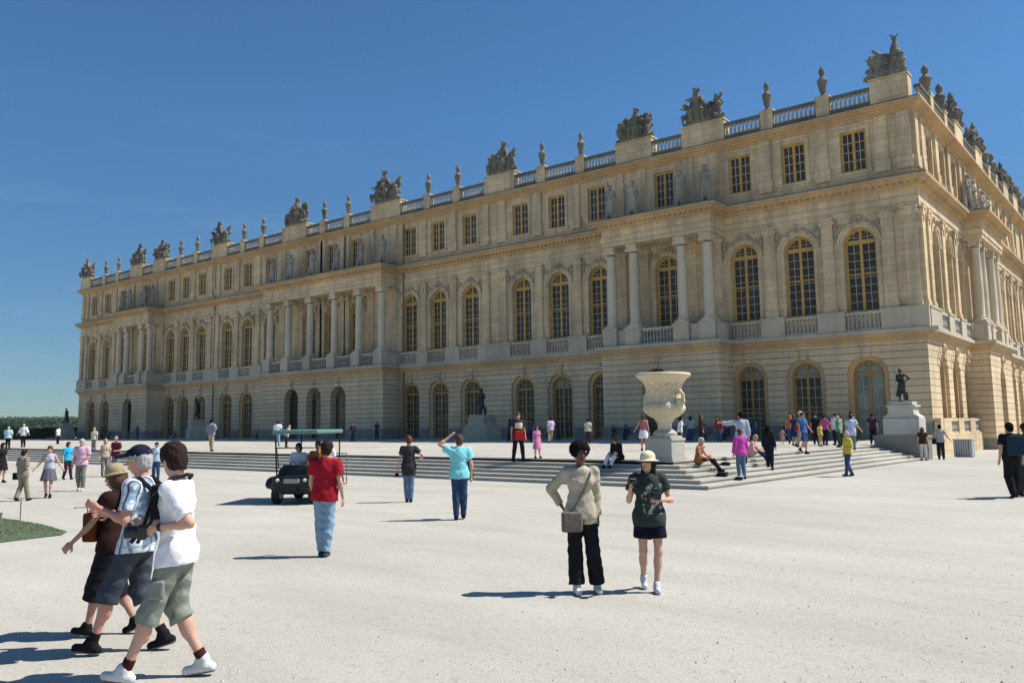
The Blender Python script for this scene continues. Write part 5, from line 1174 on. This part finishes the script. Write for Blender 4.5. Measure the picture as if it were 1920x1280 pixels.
person('man in black printed t-shirt with a red bag at his waist atop the front steps', (-6.85, -34.35, .583), 165, 1.82, dict(legL='wide', legR='wide'), skin='pink', hair='short', hc='brown', tmat=print_mat('black printed cotton', (.012, .012, .015), (.62, .58, .42), 1.18, 1.38, .14, .30, 12), sleeve=.55, loose=.03, bottom=('black cotton', (.014, .014, .018)), h=.016,
    extra=lambda r, J: bag(r, J, (0, .2, .93), (.38, .14, .34), cloth('red nylon', (.33, .02, .02)), 'bag'))
person('small girl in a pink dress beside the man with the red bag', (-6.25, -34.0, .7), 150, 1.2, dict(legL='sfwd'), hair='long', hc='brown', top=('pink cotton dress', (.60, .20, .38)), sleeve=.5, bottom=('pink cotton dress', (.60, .20, .38)), skirt=(.5, .07), f=True, h=.018)
# on the terrace
Tn = lambda label, x, y, face, H, pose=None, z=TZ, **k: person(label, (x, y, z), face, H, pose or {}, h=k.pop('h', .024), **k)
Tn('man in a lilac shirt and khaki trousers on the terrace', -20.78, -12.6, 330, 1.72, dict(legL='wide', legR='sfwd'), hair='short', hc='black', top=('lilac cotton', (.60, .46, .66)), sleeve=.9, loose=.04, bottom=KHAKI)
Tn('woman in a cream top and maroon skirt on the terrace', -16.38, -14.8, 10, 1.58, hair='short', hc='dark', top=('cream cotton', (.62, .55, .44)), sleeve=.6, bottom=('maroon cloth', (.06, .02, .035)), f=True)
Tn('woman in a white skirt and strapless pink top left of the vase', -6.63, -25.29, 20, 1.66, dict(armL='side', armR='hang'), hair='bob', hc='brown', skin='pink', top=('dusty pink cotton', (.40, .16, .18)), sleeve=0, hem=1.0, bottom=('white cotton', (.80, .80, .82)), skirt=(.6, .06), f=True, h=.02)
Tn('woman in a white blouse and dark skirt right of the vase', -6.7, -21.6, 90, 1.58, dict(lean=8), hair='long', hc='dark', top=WHITE, sleeve=.6, bottom=BLACKC, f=True)
Tn('woman in a dark brown top right behind the vase', -6.2, -20.3, 90, 1.66, hair='long', hc='brown', top=('dark brown cotton', (.05, .025, .02)), sleeve=1.6, bottom=BLACKC, f=True)
Tn('woman in a pale straw hat and teal top on the terrace', -2.07, -17.97, 330, 1.72, dict(legL='sfwd', legR='srear'), hair='bob', hc='blond', top=('teal cotton', (.12, .30, .32)), sleeve=.6, bottom=('beige trouser', (.36, .30, .22)), f=True, hat=('sun', 'pale straw', (.62, .55, .36)), extra=lambda r, J: bag(r, J, (-.25, 0, .95), (.12, .3, .3), cloth('red nylon', (.33, .02, .02)), 'bag'))
Tn('woman in a blue t-shirt and denim shorts stepping down from the terrace', -.02, -23.6, 150, 1.74, dict(legL='mid', legR='lift', armL='side'), z=.583, hair='tail', hc='brown', skin='pink', top=('blue cotton', (.05, .13, .36)), sleeve=.5, bottom=('blue denim', (.045, .085, .17)), blen=.5, f=True, h=.02)
Tn('man in black standing behind the woman in the blue t-shirt', -2.86, -13.5, 200, 1.66, hair='short', hc='dark', top=BLACKC, sleeve=.6, bottom=BLACKC)
Tn('woman in a bright pink top and black trousers on the terrace', -2.2, -14.1, 60, 1.6, hair='short', hc='dark', top=('bright pink cotton', (.62, .09, .30)), sleeve=.7, bottom=BLACKC, f=True)
Tn('woman in a white top and black trousers next to the bright pink top', -1.6, -14.3, 250, 1.62, dict(legL='sfwd', armL='side'), hair='short', hc='black', top=WHITE, sleeve=.6, bottom=BLACKC, f=True)
Tn('woman in a green top behind the woman in yellow', -.35, -17.9, 290, 1.5, dict(armL='bent'), hair='short', hc='grey', top=('green cotton', (.05, .36, .20)), sleeve=.6, bottom=('dark green cloth', (.04, .06, .05)), f=True)
Tn('man in a pale grey blue shirt at the head of the side steps', .28, -18.0, 20, 1.66, dict(armR='side', lean=8), z=.583, hair='short', hc='dark', top=('pale grey blue cotton', (.50, .56, .70)), sleeve=.6, hem=.7, loose=.035, bottom=('grey cloth', (.25, .25, .3)))
Tn('toddler in a pale pink dress alone on the terrace', -5.39, -11.6, 200, .85, dict(armL='side', armR='side'), hair='short', hc='brown', top=('shell pink cotton', (.55, .30, .27)), sleeve=.3, bottom=('shell pink cotton', (.55, .30, .27)), skirt=(.5, .08), f=True)
Tn('man in grey shirt and khaki trousers on the terrace before a bronze figure', -28.95, -33.2, 20, 1.74, dict(armL='bent', armR='hip', legL='sfwd'), hair='short', hc='black', top=('slate grey cotton', (.22, .24, .30)), sleeve=.8, loose=.05, bottom=KHAKI, h=.02)
Tn('man in a white shirt and blue jeans on the terrace left of the cart', -35.09, -24.25, 0, 1.7, hair='short', hc='dark', top=WHITE, sleeve=.7, loose=.05, bottom=('washed blue denim', (.22, .34, .46)))
Tn('person in a cream top bending beside the man in white and jeans', -31.84, -25.97, 60, 1.42, dict(lean=18), hair='short', hc='blond', top=('cream cotton', (.62, .55, .44)), sleeve=.7, loose=.05, bottom=('dark brown cotton', (.05, .025, .02)))
Tn('person in a dark suit in the shade by the middle portico', -41.2, -12.2, 150, 1.6, hair='short', hc='dark', top=('dark suit cloth', (.03, .035, .05)), sleeve=1.9, bottom=('dark suit cloth', (.03, .035, .05)))
Tn('man in a light blue shirt and black trousers at the far left of the terrace', -53.0, -34.3, 170, 1.66, z=.583, hair='short', hc='grey', top=('light blue cotton', (.42, .62, .70)), sleeve=.8, loose=.05, bottom=('black trouser', (.012, .012, .014)))
Tn('man in a loose white shirt and black trousers at the left of the terrace', -55.4, -32.31, 180, 1.74, dict(armL='side', armR='side'), hair='short', hc='grey', top=WHITE, sleeve=1.2, loose=.05, bottom=('black trouser', (.012, .012, .014)))
Tn('person in white shirt near the clipped hedge at the terrace end', -66.5, -24.9, 100, 1.56, hair='short', hc='black', top=WHITE, sleeve=.7, loose=.03, bottom=('black trouser', (.012, .012, .014)))
Tn('fair haired person in cream top at the terrace edge behind the pink shirt man', -40.3, -34.2, 190, 1.5, z=.583, hair='short', hc='blond', top=('cream cotton', (.62, .55, .44)), sleeve=.7, bottom=('grey cloth', (.2, .2, .2)))
person('fair haired woman in pale trousers by the low wall beside the side steps', (2.55, -14.6, -.0), 20, 1.60, dict(), hair='long', hc='brown', top=('dark brown cotton', (.05, .025, .02)), sleeve=.5, bottom=('pale trouser cotton', (.55, .52, .46)), f=True, h=.022)
person('man in a grey shirt with a black bag by the low wall', (2.98, -12.96, -.01), 30, 1.72, dict(armR='side'), hair='short', hc='black', top=('grey cotton', (.38, .37, .36)), sleeve=.6, bottom=('dark blue black cloth', (.016, .018, .03)), h=.022, extra=lambda r, J: bag(r, J, (-.28, 0, .9), (.2, .25, .25), BLK, 'bag'))
person('person in a dark purple top behind the pale pedestal', (-.35, -12.2, TZ), 30, 1.62, dict(armL='bent'), hair='short', hc='dark', top=('dark purple cotton', (.06, .03, .08)), sleeve=.6, bottom=BLACKC, h=.024)
Tn('woman in a dark blue dress beside the man in black behind the blue t-shirt', -3.4, -15.2, 60, 1.62, hair='bob', hc='brown', top=('dark blue cotton', (.02, .03, .10)), sleeve=.5, bottom=('dark blue cotton', (.02, .03, .10)), skirt=(.5, .05), f=True)
Tn('man in an orange t-shirt before the second corner door', -4.6, -12.4, 200, 1.74, dict(armL='bent'), hair='short', hc='dark', top=('orange jersey', (.50, .16, .04)), sleeve=.6, bottom=JEANS)
Tn('woman in a beige coat between the pink top and the green top', -1.0, -15.6, 320, 1.6, hair='bob', hc='dark', top=('beige coat cloth', (.34, .28, .2)), sleeve=1.9, hem=.7, bottom=BLACKC, f=True)
Tn('child in a yellow t-shirt among the group by the corner doors', -1.7, -16.4, 150, 1.15, hair='short', hc='brown', top=('yellow jersey', (.55, .42, .05)), sleeve=.5, bottom=('khaki short cotton', (.3, .26, .17)), blen=.5)
Tn('man in a checked grey shirt by the rightmost corner door', -2.6, -8.2, 170, 1.76, dict(legL='sfwd'), hair='short', hc='black', top=('checked grey cotton', (.20, .21, .24)), sleeve=.7, bottom=NAVY)
Tn('woman in a red cardigan standing in the shade right of the vase', -10.2, -9.4, 220, 1.63, hair='long', hc='dark', top=('red knit', (.24, .025, .03)), sleeve=1.9, bottom=JEANS, f=True)
# in the shade of the facade: people sitting on the plinth and standing
rs = random.Random(77)
cols = [('deep blue cotton', (.03, .05, .14), 'deep blue'), ('washed rose cotton', (.30, .16, .20), 'rose'), ('slate cotton dark', (.05, .06, .08), 'slate'), ('ivory cotton', (.5, .48, .42), 'ivory'), ('dark teal cotton', (.02, .07, .08), 'dark teal'), ('wine cotton', (.10, .02, .03), 'wine red'), ('pale grey cotton', (.42, .43, .46), 'pale grey'), ('violet cotton', (.10, .05, .16), 'violet')]
spots = [(-12.6, -3.1, 0), (-14.2, -3.1, 1), (-15.3, -3.1, 2), (-17.0, -3.1, 3), (-19.2, -3.1, 4), (-20.6, -3.1, 0), (-21.7, -3.1, 2), (-30.6, -.7, 1), (-31.6, -.75, 4), (-36.2, -.8, 6), (-37.0, -.75, 2), (-8.0, -.8, 5), (-9.2, -.75, 7), (-70.6, -.7, 2), (-90.0, -.7, 0), (-101.0, -3.1, 2), (-104.0, -.8, 6), (-107, -.8, 0)]
plc = {-3.1: 'on the plinth of the right hand portico', -.7: 'at the foot of the facade', -.75: 'at the foot of the facade', -.8: 'at the foot of the facade'}
used_l = {}
for i, (x, y, ci) in enumerate(spots):
    nm = cols[ci]; where = 'by the right hand portico' if -23 < x < -12 else 'between the portico and the corner doors' if x > -12 else 'near the grey pedestal' if x > -40 else 'left of the wide middle portico' if x > -92 else 'at the far left of the facade'
    key = (nm[2], where); used_l[key] = used_l.get(key, 0)+1
    lab = 'person in %s sitting in the shade %s' % (nm[2], where)+('' if used_l[key] == 1 else ', further left')
    seated(lab, x, y+.05, TZ, 180+39+rs.uniform(-25, 25), rs.uniform(1.5, 1.7), pose=dict(lean=rs.uniform(5, 25), hip=(0, -.34, -.5)), hair=rs.choice(['short', 'bob']), hc=rs.choice(['dark', 'black', 'brown']), top=nm[:2], sleeve=rs.choice([.6, 1.8]), bottom=rs.choice([JEANS, BLACKC, NAVY]), skin=rs.choice(['fair', 'tan']), h=.03)
    # stone bench block they sit on is the projecting plinth
stand = [(-26.5, -3.6, 2, 'under the arch left of the right hand portico'), (-28.3, -7.5, 0, 'left of the right hand portico'), (-9.6, -5.5, 4, 'before the second corner door'), (-5.0, -5.0, 2, 'before the corner door'), (-13.3, -7.0, 6, 'right of the vase in the shade'), (-24.7, -9.5, 7, 'between the vase and the grey pedestal'), (-46.0, -5, 2, 'right of the wide portico'), (-58, -7, 3, 'below the wide portico'), (-97, -6, 2, 'below the far left portico'), (-86, -7, 7, 'right of the far left portico')]
for i, (x, y, ci, wh) in enumerate(stand):
    Tn('person in %s standing in the shade %s' % (cols[ci][2], wh), x, y, rs.uniform(0, 360), rs.uniform(1.58, 1.76), dict(legL=rs.choice(['stand', 'sfwd']), armL=rs.choice(['hang', 'bent', 'hip'])), hair=rs.choice(['short', 'bob', 'long']), hc=rs.choice(['dark', 'black', 'brown']), top=cols[ci][:2], sleeve=rs.choice([.6, 1.8]), bottom=rs.choice([JEANS, BLACKC, NAVY]), f=bool(i % 2))
# continuous stone bench at the foot of the facade where people sit
for a, b_, o, o2 in ((5.3, 6.4, .12, .62), (7.6, 9.9, .12, .62), (29.9, 31.9, .12, .62), (35.3, 37.4, .12, .62), (70.0, 71.4, .12, .62), (89.2, 90.8, .12, .62), (103.4, 104.6, .12, .62), (106, 107.5, .12, .62), (13.3, 16.9, 2.52, 3.0), (19.4, 22.7, 2.52, 3.0), (98.9, 102.2, 2.52, 3.0)):
    g = MB(Ff); g.box(a, b_, o, o2, TZ, TZ+.42); g.build('stone_bench', M['riser_stone'], palace)
# paper cups and small bags on the side steps
for (x, y, z, w, lab) in ((.95, -33.9, .233, .22, 'dark bag lying on the side steps below the sitting man'), (1.35, -33.6, .117, .18, 'small grey bag lying beside the magenta hooded top'), (.1, -31.7, .467, .2, 'dark bag on the side steps behind the sitting man')):
    r = empty('bag', (x, y, z)); tag(r, lab, 'bag'); rbox('bag_body', (0, 0, w*.3), (w*1.4, w*.8, w*.6), BLK, r, .03, .015); g = MB(); g.tube([(-w*.3, 0, w*.55), (0, 0, w*.85), (w*.3, 0, w*.55)], .01, 5); g.build('handle', BLK, r)
